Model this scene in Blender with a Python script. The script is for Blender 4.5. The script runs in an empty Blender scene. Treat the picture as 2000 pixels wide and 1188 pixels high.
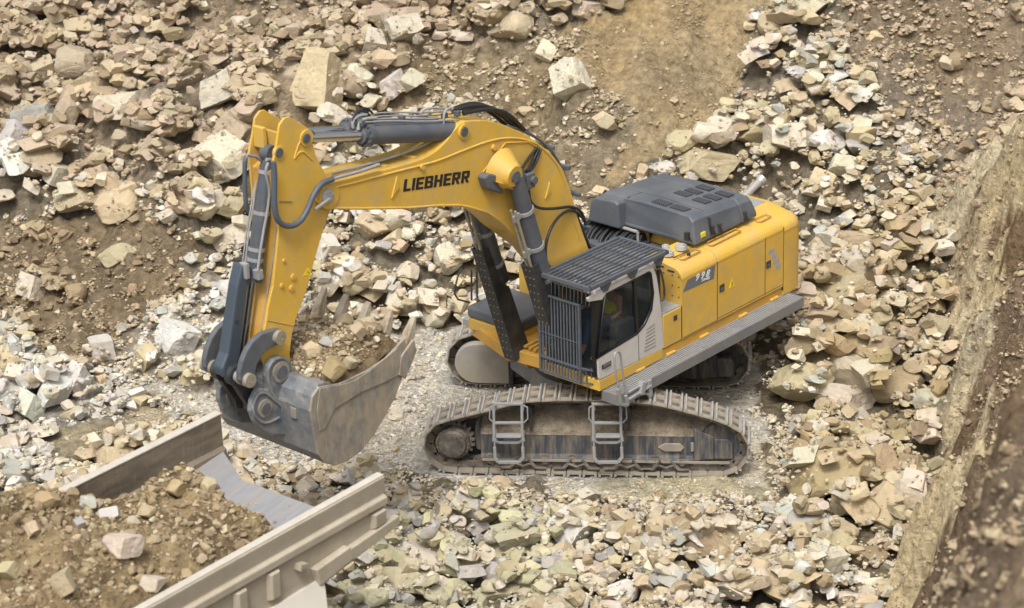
import bpy, math, random
import numpy as np
from mathutils import Vector, Matrix
R_ = math.radians
sc = bpy.context.scene
COL = sc.collection

# ------------------------------------------------------------------ camera
CAM = dict(loc=(2.93313, -43.38233, 21.1079), yaw=-0.09796, pitch=0.40409, roll=-0.0309, f=4966.616, sx=14.85, sy=-1.07)
def cam_axes():
    y, p, r = CAM['yaw'], CAM['pitch'], CAM['roll']
    F = np.array([math.sin(y)*math.cos(p), math.cos(y)*math.cos(p), -math.sin(p)])
    R = np.array([math.cos(y), -math.sin(y), 0.0]); U = np.cross(R, F)
    return R*math.cos(r)+U*math.sin(r), -R*math.sin(r)+U*math.cos(r), F
CR, CU, CF = cam_axes()
CC = np.array(CAM['loc'])
cd = bpy.data.cameras.new('camera'); cam = bpy.data.objects.new('camera', cd); COL.objects.link(cam)
M = Matrix(((CR[0], CU[0], -CF[0], CC[0]), (CR[1], CU[1], -CF[1], CC[1]), (CR[2], CU[2], -CF[2], CC[2]), (0, 0, 0, 1)))
cam.matrix_world = M
cd.sensor_width = 36; cd.sensor_fit = 'HORIZONTAL'
cd.lens = 36*CAM['f']/2000.0
cd.shift_x = -CAM['sx']/2000.0; cd.shift_y = CAM['sy']/2000.0
cd.clip_start = 1; cd.clip_end = 2000
cd.dof.use_dof = True; cd.dof.focus_distance = 47.0; cd.dof.aperture_fstop = (cd.lens)/90.0
sc.camera = cam

# ------------------------------------------------------------------ world, sun, exposure
SUN_EL, SUN_AZ = 60.0, 188.0        # azimuth measured from +Y towards +X
w = bpy.data.worlds.new('World'); sc.world = w; w.use_nodes = True
nt = w.node_tree; nt.nodes.clear()
sky = nt.nodes.new('ShaderNodeTexSky'); sky.sky_type = 'NISHITA'; sky.sun_disc = False
sky.sun_elevation = R_(SUN_EL); sky.sun_rotation = R_(180+SUN_AZ-180); sky.dust_density = 6; sky.air_density = 1.0; sky.ozone_density = 0.4
hs = nt.nodes.new('ShaderNodeHueSaturation'); hs.inputs['Saturation'].default_value = 0.35
bg = nt.nodes.new('ShaderNodeBackground'); bg.inputs['Strength'].default_value = 0.13
wo = nt.nodes.new('ShaderNodeOutputWorld')
nt.links.new(sky.outputs[0], hs.inputs['Color']); nt.links.new(hs.outputs[0], bg.inputs['Color']); nt.links.new(bg.outputs[0], wo.inputs['Surface'])
sl = bpy.data.lights.new('sun', 'SUN'); sl.energy = 1.5; sl.angle = R_(15); sl.color = (1, 0.965, 0.91)
so = bpy.data.objects.new('sun', sl); COL.objects.link(so)
sd = Vector((math.sin(R_(SUN_AZ))*math.cos(R_(SUN_EL)), math.cos(R_(SUN_AZ))*math.cos(R_(SUN_EL)), math.sin(R_(SUN_EL))))
so.rotation_euler = sd.to_track_quat('Z', 'Y').to_euler(); so.location = (0, 0, 30)
sc.view_settings.view_transform = 'Standard'; sc.view_settings.look = 'None'; sc.view_settings.gamma = 1.0
sc.view_settings.exposure = 0.40
sc.render.engine = 'CYCLES'
sc.cycles.max_bounces = 6; sc.cycles.diffuse_bounces = 3; sc.cycles.transparent_max_bounces = 8
sc.cycles.use_denoising = True

# ------------------------------------------------------------------ frames and picture rays
def ray(x, y):
    return CF + CR*(x-1000-CAM['sx'])/CAM['f'] - CU*(y-594-CAM['sy'])/CAM['f']
def project(P):
    P = np.asarray(P, float); d = P-CC; z = d@CF
    return 1000+CAM['sx']+CAM['f']*(d@CR)/z, 594+CAM['sy']-CAM['f']*(d@CU)/z
class Frame:
    def __init__(s, o, ang):
        s.o = np.array(o, float); s.ang = ang
        s.x = np.array([math.cos(ang), math.sin(ang), 0.]); s.y = np.array([-math.sin(ang), math.cos(ang), 0.]); s.z = np.array([0, 0, 1.])
    def hit(s, px, py, ax, c):
        d = ray(px, py); n = (s.x, s.y, s.z)[ax]
        t = (c-(CC-s.o)@n)/(d@n); P = CC+t*d-s.o
        return np.array([P@s.x, P@s.y, P@s.z])
    def Y(s, px, py, c): p = s.hit(px, py, 1, c); return (p[0], p[2])
    def X(s, px, py, c): p = s.hit(px, py, 0, c); return (p[1], p[2])
    def Z(s, px, py, c): p = s.hit(px, py, 2, c); return (p[0], p[1])
    def V3(s, px, py, ax, c): return tuple(s.hit(px, py, ax, c))
UF = Frame((0.039, 0, 0), math.pi+0.93617)          # upper carriage: x forward, y to the cab side, z up
WF = Frame((0, 0, 0), 0.0)
VS = 1.767

# ------------------------------------------------------------------ materials
def mat(name, col, rough=0.6, metal=0.0, noise=0.0, nscale=3.0, dirt=None, dirt_amt=0.0, dscale=1.5, bump=0.0, bscale=30.0, attr=None, stretch=None, coat=0.0, dth=0.5, spec=None, bdist=.05, scratch=0.0, sc_col=(.5, .47, .42)):
    m = bpy.data.materials.new(name); m.use_nodes = True
    nt = m.node_tree; b = nt.nodes['Principled BSDF']; L = nt.links
    b.inputs['Roughness'].default_value = rough; b.inputs['Metallic'].default_value = metal
    if spec is not None: b.inputs['Specular IOR Level'].default_value = spec
    if coat: b.inputs['Coat Weight'].default_value = coat; b.inputs['Coat Roughness'].default_value = 0.15
    tc = nt.nodes.new('ShaderNodeTexCoord'); mp = nt.nodes.new('ShaderNodeMapping'); L.new(tc.outputs['Object'], mp.inputs['Vector'])
    if stretch: mp.inputs['Scale'].default_value = stretch
    if attr:
        a = nt.nodes.new('ShaderNodeAttribute'); a.attribute_name = attr; src = a.outputs['Color']
    else:
        rgb = nt.nodes.new('ShaderNodeRGB'); rgb.outputs[0].default_value = (*col, 1); src = rgb.outputs[0]
    def ntex(scale, det=6, rgh=0.6, vec=mp):
        n = nt.nodes.new('ShaderNodeTexNoise'); n.inputs['Scale'].default_value = scale; n.inputs['Detail'].default_value = det; n.inputs['Roughness'].default_value = rgh
        L.new(vec.outputs['Vector'] if vec is mp else vec, n.inputs['Vector']); return n
    if noise:
        n = ntex(nscale); mr = nt.nodes.new('ShaderNodeMapRange'); mr.inputs[1].default_value = 0.3; mr.inputs[2].default_value = 0.7
        mr.inputs[3].default_value = 1-noise; mr.inputs[4].default_value = 1+noise; L.new(n.outputs[0], mr.inputs[0])
        vm = nt.nodes.new('ShaderNodeVectorMath'); vm.operation = 'SCALE'; L.new(src, vm.inputs[0]); L.new(mr.outputs[0], vm.inputs['Scale']); src = vm.outputs[0]
    if dirt is not None:
        n = ntex(dscale, 9, 0.7); mr = nt.nodes.new('ShaderNodeMapRange'); mr.inputs[1].default_value = dth-0.08; mr.inputs[2].default_value = dth+0.17
        mr.inputs[3].default_value = 0; mr.inputs[4].default_value = dirt_amt; L.new(n.outputs[0], mr.inputs[0])
        mx = nt.nodes.new('ShaderNodeMix'); mx.data_type = 'RGBA'; L.new(mr.outputs[0], mx.inputs[0]); L.new(src, mx.inputs[6]); mx.inputs[7].default_value = (*dirt, 1); src = mx.outputs[2]
        mr2 = nt.nodes.new('ShaderNodeMapRange'); mr2.inputs[3].default_value = rough; mr2.inputs[4].default_value = min(1, rough+0.35); L.new(mr.outputs[0], mr2.inputs[0]); L.new(mr2.outputs[0], b.inputs['Roughness'])
    if scratch:
        m2 = nt.nodes.new('ShaderNodeMapping'); L.new(tc.outputs['Object'], m2.inputs['Vector']); m2.inputs['Rotation'].default_value = (.2, .62, .3); m2.inputs['Scale'].default_value = (46, 5, 2.2)
        n = ntex(1.0, 5, .7, m2.outputs['Vector']); mr = nt.nodes.new('ShaderNodeMapRange'); mr.inputs[1].default_value = .56; mr.inputs[2].default_value = .74; mr.inputs[3].default_value = 0; mr.inputs[4].default_value = scratch; L.new(n.outputs[0], mr.inputs[0])
        mx = nt.nodes.new('ShaderNodeMix'); mx.data_type = 'RGBA'; L.new(mr.outputs[0], mx.inputs[0]); L.new(src, mx.inputs[6]); mx.inputs[7].default_value = (*sc_col, 1); src = mx.outputs[2]
    L.new(src, b.inputs['Base Color'])
    if bump:
        n = ntex(bscale, 8, 0.65); bp = nt.nodes.new('ShaderNodeBump'); bp.inputs['Strength'].default_value = bump; bp.inputs['Distance'].default_value = bdist
        L.new(n.outputs[0], bp.inputs['Height']); L.new(bp.outputs[0], b.inputs['Normal'])
    return m
DUST = (0.50, 0.42, 0.31)
YEL = mat('yellow paint', (0.70, 0.43, 0.062), 0.45, noise=0.06, nscale=1.6, dirt=(0.50, 0.37, 0.17), dirt_amt=0.62, dscale=2.4, dth=0.5, bump=0.04, bscale=5, coat=0.08, scratch=.16, sc_col=(.34, .25, .12))
YELD = mat('dusty yellow paint', (0.62, 0.34, 0.05), 0.55, noise=0.08, nscale=2.2, dirt=(0.42, 0.30, 0.15), dirt_amt=0.6, dscale=2.0)
DGR = mat('dark grey paint', (0.085, 0.098, 0.118), 0.5, noise=0.08, nscale=2, dirt=(0.22, 0.20, 0.17), dirt_amt=0.4, dscale=2.3, bump=0.04, bscale=20)
HOOD = mat('grey hood plastic', (0.10, 0.113, 0.132), 0.48, noise=0.07, nscale=1.2, dirt=(0.25, 0.25, 0.24), dirt_amt=0.35, dscale=1.3)
BLK = mat('black steel', (0.028, 0.03, 0.034), 0.5, noise=0.15, nscale=4, dirt=(0.16, 0.14, 0.11), dirt_amt=0.35, dscale=3)
RUB = mat('black rubber hose', (0.022, 0.023, 0.026), 0.45)
GAL = mat('galvanised steel', (0.33, 0.34, 0.355), 0.5, metal=0.1, noise=0.12, nscale=5, dirt=(0.34, 0.30, 0.24), dirt_amt=0.5, dscale=2)
CHR = mat('chrome rod', (0.62, 0.62, 0.62), 0.18, metal=1.0)
WHI = mat('off white cab paint', (0.60, 0.575, 0.555), 0.4, noise=0.04, nscale=1.5, dirt=(0.45, 0.40, 0.33), dirt_amt=0.4, dscale=1.6, coat=0.1)
WORN = mat('worn bucket steel', (0.27, 0.25, 0.22), 0.5, metal=0.15, noise=0.35, nscale=6, dirt=(0.44, 0.36, 0.25), dirt_amt=0.75, dscale=3.2, bump=0.25, bscale=14, stretch=(1, 1, 0.6), dth=0.48, scratch=.8)
WORNB = mat('dark worn steel', (0.17, 0.185, 0.205), 0.5, metal=0.15, noise=0.3, nscale=5, dirt=(0.36, 0.34, 0.31), dirt_amt=0.6, dscale=3.0, bump=0.15, bscale=16, dth=0.5, scratch=.6)
TRK = mat('dusty track steel', (0.11, 0.10, 0.09), 0.7, metal=0.2, noise=0.3, nscale=6, dirt=(0.36, 0.30, 0.22), dirt_amt=0.75, dscale=4, dth=0.52)
SHOE = mat('track shoe steel', (0.34, 0.325, 0.295), 0.5, metal=0.35, noise=0.2, nscale=5, dirt=(0.46, 0.37, 0.24), dirt_amt=0.7, dscale=3.5, dth=0.45)
FRM = mat('streaked track frame paint', (0.055, 0.062, 0.075), 0.6, noise=0.2, nscale=5, dirt=(0.33, 0.27, 0.19), dirt_amt=0.7, dscale=3.0, stretch=(3.0, 1, 0.4), dth=0.52)
DRT = mat('caked dirt', (0.36, 0.30, 0.22), 0.95, noise=0.35, nscale=6, dirt=(0.15, 0.125, 0.10), dirt_amt=0.85, dscale=3.5, bump=1.0, bscale=12, dth=0.5, bdist=.12)
ROCK = mat('limestone rock', (0.5, 0.4, 0.25), 0.92, attr='tone', noise=0.16, nscale=2.6, dirt=(0.34, 0.27, 0.165), dirt_amt=0.55, dscale=2.3, bump=0.7, bscale=7, dth=0.55, spec=0.2)
SOIL = mat('quarry soil', (0.4, 0.3, 0.2), 0.97, attr='tone', noise=0.38, nscale=6, bump=1.0, bscale=7, bdist=.2, spec=0.1)
TRUCK = mat('beige truck paint', (0.43, 0.375, 0.285), 0.65, noise=0.10, nscale=2.5, dirt=(0.50, 0.45, 0.36), dirt_amt=0.7, dscale=2.3, bump=0.12, bscale=10, scratch=.25, sc_col=(.25, .2, .15))
TRIM = mat('pale dusty rim', (0.53, 0.49, 0.42), 0.65, noise=0.08, nscale=5)
TIN = mat('scraped bed steel', (0.165, 0.14, 0.11), 0.5, metal=0.35, noise=0.3, nscale=3, dirt=(0.38, 0.31, 0.22), dirt_amt=0.65, dscale=2, stretch=(0.5, 1, 2.5), bump=0.06, bscale=12, scratch=.5)
TFL = mat('bare bed floor steel', (0.30, 0.312, 0.335), 0.55, metal=0.1, noise=0.12, nscale=4, stretch=(0.4, 3, 1), dirt=(0.34, 0.29, 0.22), dirt_amt=0.7, dscale=1.8, dth=0.5, scratch=.10)
TYRE = mat('tyre rubber', (0.04, 0.04, 0.042), 0.85, noise=0.2, nscale=5, dirt=(0.33, 0.28, 0.21), dirt_amt=0.6, dscale=3)
TOOTH = mat('dirt-coated tooth steel', (0.36, 0.29, 0.20), 0.8, noise=0.4, nscale=7, dirt=(0.50, 0.45, 0.37), dirt_amt=0.8, dscale=5, bump=0.5, bscale=15)
SKIN = mat('skin', (0.45, 0.24, 0.15), 0.55)
VEST = mat('high visibility cloth', (0.75, 0.78, 0.05), 0.8)
BLUE = mat('blue work cloth', (0.05, 0.09, 0.20), 0.85)
HAIR = mat('dark hair', (0.03, 0.02, 0.015), 0.7)
WTX = mat('white lettering', (0.75, 0.75, 0.75), 0.5)
DECY = mat('yellow sticker', (0.85, 0.65, 0.02), 0.5)
BRASS = mat('dusty pin cap', (0.36, 0.33, 0.25), 0.55, metal=0.3, noise=0.15, nscale=9)
GLS = mat('cab glass', (0.02, 0.03, 0.035), 0.05)
GLS.node_tree.nodes['Principled BSDF'].inputs['Alpha'].default_value = 0.30
FBK = mat('window frame black', (0.012, 0.012, 0.014), 0.35)
GRS = mat('scraped grouser steel', (0.50, 0.49, 0.465), 0.45, metal=0.3, noise=0.2, nscale=6, dirt=(0.44, 0.37, 0.27), dirt_amt=0.6, dscale=4, dth=0.52)

# ------------------------------------------------------------------ mesh helpers
class MB:
    def __init__(s): s.v = []; s.f = []; s.sm = []
    def add(s, vs, fs, smooth=False):
        k = len(s.v); s.v += [tuple(map(float, p)) for p in vs]; s.f += [[i+k for i in f] for f in fs]; s.sm += [smooth]*len(fs); return s
    def box(s, x0, x1, y0, y1, z0, z1):
        P = [(x, y, z) for z in (z0, z1) for (x, y) in ((x0, y0), (x1, y0), (x1, y1), (x0, y1))]
        return s.add(P, [(3, 2, 1, 0), (4, 5, 6, 7), (0, 1, 5, 4), (1, 2, 6, 5), (2, 3, 7, 6), (3, 0, 4, 7)])
    def prism(s, poly, a, b, axis=1):
        # poly of 2D points in the plane perpendicular to the axis; axis 1: (x,z), 0: (y,z), 2: (x,y)
        n = len(poly)
        def P(p, c): return {1: (p[0], c, p[1]), 0: (c, p[0], p[1]), 2: (p[0], p[1], c)}[axis]
        area = sum(poly[i][0]*poly[(i+1) % n][1]-poly[(i+1) % n][0]*poly[i][1] for i in range(n))
        if area < 0: poly = poly[::-1]
        vs = [P(p, a) for p in poly]+[P(p, b) for p in poly]
        fs = [list(range(n)), list(range(2*n-1, n-1, -1))]+[[i, i+n, (i+1) % n+n, (i+1) % n] for i in range(n)]
        return s.add(vs, fs)
    def cyl(s, p0, p1, r0, r1=None, n=20, caps=True):
        r1 = r0 if r1 is None else r1
        p0 = Vector(p0); p1 = Vector(p1); d = (p1-p0).normalized(); q = d.to_track_quat('Z', 'Y')
        vs = []
        for p, r in ((p0, r0), (p1, r1)):
            for i in range(n):
                a = 2*math.pi*i/n; vs.append(p+q@Vector((r*math.cos(a), r*math.sin(a), 0)))
        s.add(vs, [[i, (i+1) % n, n+(i+1) % n, n+i] for i in range(n)], True)
        if caps: s.add(vs[:n], [list(range(n))[::-1]]); s.add(vs[n:], [list(range(n))])
        return s
    def tube(s, pts, r, n=8, smooth=True, closed=False, iters=0):
        pts = [Vector(p) for p in pts]
        for _ in range(iters):
            q = [pts[0]]
            for i in range(len(pts)-1): q += [pts[i].lerp(pts[i+1], .25), pts[i].lerp(pts[i+1], .75)]
            q.append(pts[-1]); pts = q
        m = len(pts); vs = []; up = None
        for i, p in enumerate(pts):
            if closed: t = (pts[(i+1) % m]-pts[i-1]).normalized()
            else: t = (pts[min(i+1, m-1)]-pts[max(i-1, 0)]).normalized()
            if up is None:
                up = Vector((0, 0, 1)) if abs(t.z) < 0.9 else Vector((1, 0, 0))
            a = t.cross(up).normalized(); b = a.cross(t).normalized(); up = b
            for k in range(n):
                an = 2*math.pi*(k+.5)/n; vs.append(p+a*(r*math.cos(an))+b*(r*math.sin(an)))
        fs = []
        for i in range(m if closed else m-1):
            j = (i+1) % m
            fs += [[i*n+k, i*n+(k+1) % n, j*n+(k+1) % n, j*n+k] for k in range(n)]
        s.add(vs, fs, smooth)
        if not closed: s.add(vs[:n], [list(range(n))[::-1]]); s.add(vs[-n:], [list(range(n))])
        return s
    def bar(s, p0, p1, w, h): # rectangular bar
        p0 = Vector(p0); p1 = Vector(p1); d = (p1-p0).normalized(); up = Vector((0, 0, 1)) if abs(d.z) < 0.95 else Vector((0, 1, 0))
        a = d.cross(up).normalized()*w/2; b = a.cross(d).normalized()*h/2
        vs = [p+a*i+b*j for p in (p0, p1) for (i, j) in ((-1, -1), (1, -1), (1, 1), (-1, 1))]
        return s.add(vs, [(0, 1, 2, 3), (7, 6, 5, 4), (0, 4, 5, 1), (1, 5, 6, 2), (2, 6, 7, 3), (3, 7, 4, 0)])
    def build(s, name, m, parent=None, bevel=0.0, frame=None, recalc=True, seg=2):
        me = bpy.data.meshes.new(name); me.from_pydata(s.v, [], s.f)
        me.polygons.foreach_set('use_smooth', s.sm); me.materials.append(m)
        if recalc:
            import bmesh
            bm = bmesh.new(); bm.from_mesh(me); bmesh.ops.recalc_face_normals(bm, faces=bm.faces); bm.to_mesh(me); bm.free()
        o = bpy.data.objects.new(name, me); COL.objects.link(o)
        if parent is not None: o.parent = parent
        if frame is not None:
            o.location = Vector(frame.o); o.rotation_euler = (0, 0, frame.ang)
        if bevel:
            b = o.modifiers.new('bevel', 'BEVEL'); b.width = bevel; b.segments = seg; b.limit_method = 'ANGLE'; b.angle_limit = R_(40)
        return o
def tag(o, label, cat, group=None, kind=None):
    o['label'] = label; o['category'] = cat
    if group: o['group'] = group
    if kind: o['kind'] = kind
    return o
def empty(name, loc=(0, 0, 0), rz=0.0):
    o = bpy.data.objects.new(name, None); COL.objects.link(o); o.location = loc; o.rotation_euler = (0, 0, rz); o.empty_display_size = 0.2; return o
def text_poly(s, size, bold=0.0, shear=0.0):
    c = bpy.data.curves.new('t', 'FONT'); c.body = s; c.size = size; c.offset = bold; c.shear = shear; c.extrude = 0.002
    o = bpy.data.objects.new('t', c); COL.objects.link(o)
    me = bpy.data.meshes.new_from_object(o.evaluated_get(bpy.context.evaluated_depsgraph_get()))
    vs = [tuple(v.co) for v in me.vertices]; fs = [list(p.vertices) for p in me.polygons]
    bpy.data.objects.remove(o); bpy.data.curves.remove(c); bpy.data.meshes.remove(me)
    return vs, fs

# ------------------------------------------------------------------ numpy noise
def _h(ix, iy, iz, seed):
    n = (ix*374761393+iy*668265263+iz*1274126177+seed*974634777) & 0x7fffffff
    n = (n ^ (n >> 13))*1274126177 & 0x7fffffff
    n = (n ^ (n >> 16)) & 0x7fffffff
    return (n % 65536)/65536.0
def vnoise(x, y, z=None, seed=0):
    x = np.asarray(x, float); y = np.asarray(y, float); z = np.zeros_like(x) if z is None else np.asarray(z, float)
    ix = np.floor(x).astype(np.int64); iy = np.floor(y).astype(np.int64); iz = np.floor(z).astype(np.int64)
    fx = x-ix; fy = y-iy; fz = z-iz
    fx = fx*fx*(3-2*fx); fy = fy*fy*(3-2*fy); fz = fz*fz*(3-2*fz)
    r = 0
    for a in (0, 1):
        for b in (0, 1):
            for c in (0, 1):
                r = r+_h(ix+a, iy+b, iz+c, seed)*(fx if a else 1-fx)*(fy if b else 1-fy)*(fz if c else 1-fz)
    return r*2-1
def fbm(x, y, z=None, seed=0, o=4, g=0.5):
    r = 0; a = 1; f = 1
    for i in range(o):
        r = r+a*vnoise(np.asarray(x)*f, np.asarray(y)*f, None if z is None else np.asarray(z)*f, seed+i*17); a *= g; f *= 2.03
    return r
def sstep(a, b, x):
    t = np.clip((x-a)/(b-a), 0, 1); return t*t*(3-2*t)

# ================================================================== EXCAVATOR
EX = empty('excavator', (0, 0, 0))
tag(EX, 'yellow crawler excavator on the pale gravel, loaded bucket held over the truck bed', 'excavator')

# ------------------------------------------------------------------ undercarriage
def tracepath():
    top = [WF.Y(x, y, -2.22) for x, y in ((1429.8, 825.9), (1397, 816.4), (1340, 800.5), (1279, 785.5), (1195, 778.8), (1100, 777.5), (1017, 781.5), (960, 797), (905, 810), (862, 820))]
    top = [(x, z-0.045) for x, z in top]
    r = 0.52; cx = 2.43; cz = 0.575; P = []
    P += [(x, 0.055) for x in np.linspace(-2.35, 2.35, 20)]
    for a in np.linspace(-88, 62, 18): P.append((cx+r*math.cos(R_(a)), cz+r*math.sin(R_(a))))
    P += [p for p in top if -2.30 < p[0] < 2.62]
    for a in np.linspace(112, 268, 18): P.append((-cx+r*math.cos(R_(a)), cz+r*math.sin(R_(a))))
    P = np.array(P); P = np.vstack([P, P[:1]])
    s = np.r_[0, np.cumsum(np.hypot(*np.diff(P, axis=0).T))]
    def at(t):
        t = t % s[-1]; return np.array([np.interp(t, s, P[:, 0]), np.interp(t, s, P[:, 1])])
    return at, s[-1]
PATH, PLEN = tracepath()
NSH = 46; PIT = PLEN/NSH
shoe_mb = MB()
hw = 0.324; hl = PIT/2-0.008
shoe_mb.box(-hl, hl, -hw, hw, -0.012, 0.012)
gr_mb = MB()
for x in (-hl+0.03, hl-0.03):
    gr_mb.prism([(x-0.024, 0.012), (x+0.024, 0.012), (x+0.015, 0.054), (x-0.015, 0.054)], -hw, hw)
shoe_mb.box(-.07, .07, -.2, -.1, .012, .02); shoe_mb.box(-.07, .07, .1, .2, .012, .02)
n_pad0, n_plate = 6, len(shoe_mb.f)
shoe_mb.add(gr_mb.v, gr_mb.f)
for x in (-0.045, 0.045):
    for y in (-0.085, 0.085): shoe_mb.cyl((x, y, 0.012), (x, y, 0.03), 0.016, n=6)
shoe0 = shoe_mb.build('track_shoe', SHOE, None)
bpy.data.objects.remove(shoe0); SHOE_ME = bpy.data.meshes['track_shoe']
SHOE_ME.materials.append(GRS); SHOE_ME.materials.append(TRK)
for p_ in SHOE_ME.polygons:
    if 6 <= p_.index < 18: p_.material_index = 2
    if p_.index >= n_plate and p_.index < n_plate+len(gr_mb.f): p_.material_index = 1
def track(sgn):
    yc = sgn*1.9
    tr = empty('crawler_track', (0, yc, 0)); tr.parent = EX
    tr['label'] = 'near crawler track with dusty shoes' if sgn < 0 else 'far crawler track half hidden by the body'
    for i in range(NSH):
        a = PATH(i*PIT); b = PATH(i*PIT+PIT); c = (a+b)/2; d = b-a; ang = math.atan2(d[1], d[0])
        o = bpy.data.objects.new('track_shoe', SHOE_ME); COL.objects.link(o); o.parent = tr
        # outward normal is to the right of the walking direction
        o.location = (c[0], 0, c[1]); o.rotation_euler = Matrix(((math.cos(ang), 0, math.sin(ang)), (0, -1, 0), (math.sin(ang), 0, -math.cos(ang)))).to_euler()
    lk = MB()
    for i in range(NSH):
        a = PATH(i*PIT); b = PATH(i*PIT+PIT); d = (b-a)/np.linalg.norm(b-a); n = np.array([-d[1], d[0]])
        for y0 in (-0.14, 0.09):
            p = [a+d*.01+n*.012, b-d*.01+n*.012, b-d*.0+n*.13, (a+b)/2+n*.155, a+n*.13]
            lk.prism([tuple(q) for q in p], y0, y0+0.05)
        q = b+n*.08; lk.cyl((q[0], -0.16, q[1]), (q[0], 0.16, q[1]), 0.035, n=8)
    lk.build('track_chain', TRK, tr)
    # sprocket, final drive, idler
    sp = MB(); n = 21; pts = []
    for i in range(n*4):
        a = 2*math.pi*i/(n*4); r = 0.40 if i % 4 in (0, 1) else 0.335; pts.append((-2.43+r*math.cos(a), 0.575+r*math.sin(a)))
    sp.prism(pts, -0.05, 0.05); spo = sp.build('sprocket', TRK, tr, bevel=0.008)
    fd = MB(); o = -1 if sgn < 0 else 1; sy = lambda v: v*o
    fd.cyl((-2.43, sy(-0.0), .575), (-2.43, sy(0.20), .575), 0.31, n=32); fd.cyl((-2.43, sy(0.20), .575), (-2.43, sy(0.27), .575), 0.27, 0.24, n=32)
    for i in range(24):
        a = 2*math.pi*i/24; x = -2.43+0.285*math.cos(a); z = .575+0.285*math.sin(a); fd.cyl((x, sy(.2), z), (x, sy(.225), z), 0.016, n=6)
    for i in range(12):
        a = 2*math.pi*i/12; x = -2.43+0.18*math.cos(a); z = .575+0.18*math.sin(a); fd.cyl((x, sy(.27), z), (x, sy(.287), z), 0.015, n=6)
    fd.build('final_drive', TRK, tr, bevel=0.006)
    idl = MB(); idl.cyl((2.43, -.075, .575), (2.43, .075, .575), 0.405, n=40); idl.cyl((2.43, -.09, .575), (2.43, .09, .575), 0.15, n=24); idl.build('idler_wheel', FRM, tr, bevel=0.01)
    for x in np.linspace(-1.75, 1.75, 8):
        ro = MB(); ro.cyl((x, -.16, .24), (x, .16, .24), 0.115, n=20); ro.cyl((x, -.2, .24), (x, .2, .24), 0.06, n=12); ro.build('track_roller', TRK, tr)
    for xc in (-1.15, -0.17, 0.75, 1.45):
        for s in (-1, 1):
            gd = MB()
            y0 = s*0.235
            gd.tube([(xc-0.42, y0, .12), (xc-.22, y0, .13), (xc-.14, y0, .22), (xc, y0, .155), (xc+.14, y0, .22), (xc+.22, y0, .13), (xc+.42, y0, .12)], 0.028, n=6)
            gd.tube([(xc-.25, y0, .13), (xc-.1, y0, .30)], .025, n=6); gd.tube([(xc+.25, y0, .13), (xc+.1, y0, .30)], .025, n=6)
            gd.build('roller_guard', TRK, tr)
    # track frame
    fr = MB(); sec = [(-.18, .26), (-.18, .30), (-.10, .34), (-.10, .74), (.28, 1.13), (.42, 1.13), (.42, .26)]
    sec = [(-y*o, z) for y, z in sec]
    fr.prism(sec, -1.93, 1.95, axis=0); fr.prism([(q_[0], min(q_[1], .98)) for q_ in sec], 1.95, 2.32, axis=0) if False else None
    for ya, yb in ((.10, .15), (-.15, -.42)): fr.prism([(1.95, .26), (2.32, .30), (2.32, .74), (1.95, .92)], ya*o, yb*o)
    for ya, yb in ((.10, .14), (-.14, -.40)): fr.prism([(2.32, .30), (2.66, .30), (2.66, .60), (2.58, .70), (2.32, .70)], ya*o, yb*o)
    fr.prism([(-1.93, .32), (-2.02, .34), (-2.08, .55), (-2.02, 0.9), (-1.93, .95)], .05*-o, .40*-o)
    fo = fr.build('track_frame', FRM, tr, bevel=0.02)
    sl_ = MB(); sl_.box(-1.9, 2.6, min(-o*-.185, -o*-.215), max(-o*-.185, -o*-.215), .245, .285); sl_.box(1.5, 2.62, min(-o*-.10, -o*-.13), max(-o*-.10, -o*-.13), .07, .245)
    sl_.build('ledge', SHOE, fo)
    # dirt lying on the sloping shelf
    nx, ny = 130, 14; vs = []; fs = []
    for i in range(nx+1):
        for j in range(ny+1):
            x = -1.9+4.15*i/nx; t = j/ny; y = -.11+.40*t; z = .73+.41*t
            hgt = 0.018+0.05*max(0, float(fbm(x*3, y*6, seed=5)))+0.012*float(vnoise(x*22, y*22, seed=8))
            if t < .12: hgt = 0.004+.3*t*hgt
            if i in (0, nx): hgt = 0
            vs.append((x, -o*y, z+hgt)); 
    for i in range(nx):
        for j in range(ny): a = i*(ny+1)+j; fs.append([a, a+1, a+ny+2, a+ny+1])
    d = MB(); d.add(vs, fs, False); d.build('caked_dirt', DRT, fo)
    # carrier brackets
    for x in (-1.05, 0.72):
        c = MB(); c.box(x-.09, x-.03, -.13, -.1, .85, 1.22); c.box(x+.03, x+.09, -.13, -.1, .85, 1.22); c.box(x-.11, x+.11, -.1, .16, 1.1, 1.26); c.cyl((x, -.2, 1.28), (x, .18, 1.28), .09, n=16)
        if o > 0: c.v = [(a, -b, cc) for a, b, cc in c.v]
        c.build('carrier_roller', BLK, tr, bevel=.006)
    if sgn < 0:
        e = MB(); e.prism([(1.30, .52), (1.42, .60), (1.72, .60), (1.78, .52), (1.72, .44), (1.42, .44)], -.135, -.10)
        e.build('grease_cover', SHOE, fo, bevel=.01)
        e = MB(); e.box(1.90, 2.16, -.125, -.10, .44, .62); e.build('inspection_plate', SHOE, fo, bevel=.01)
    return tr
trN = track(-1)
trF = track(1)
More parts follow.
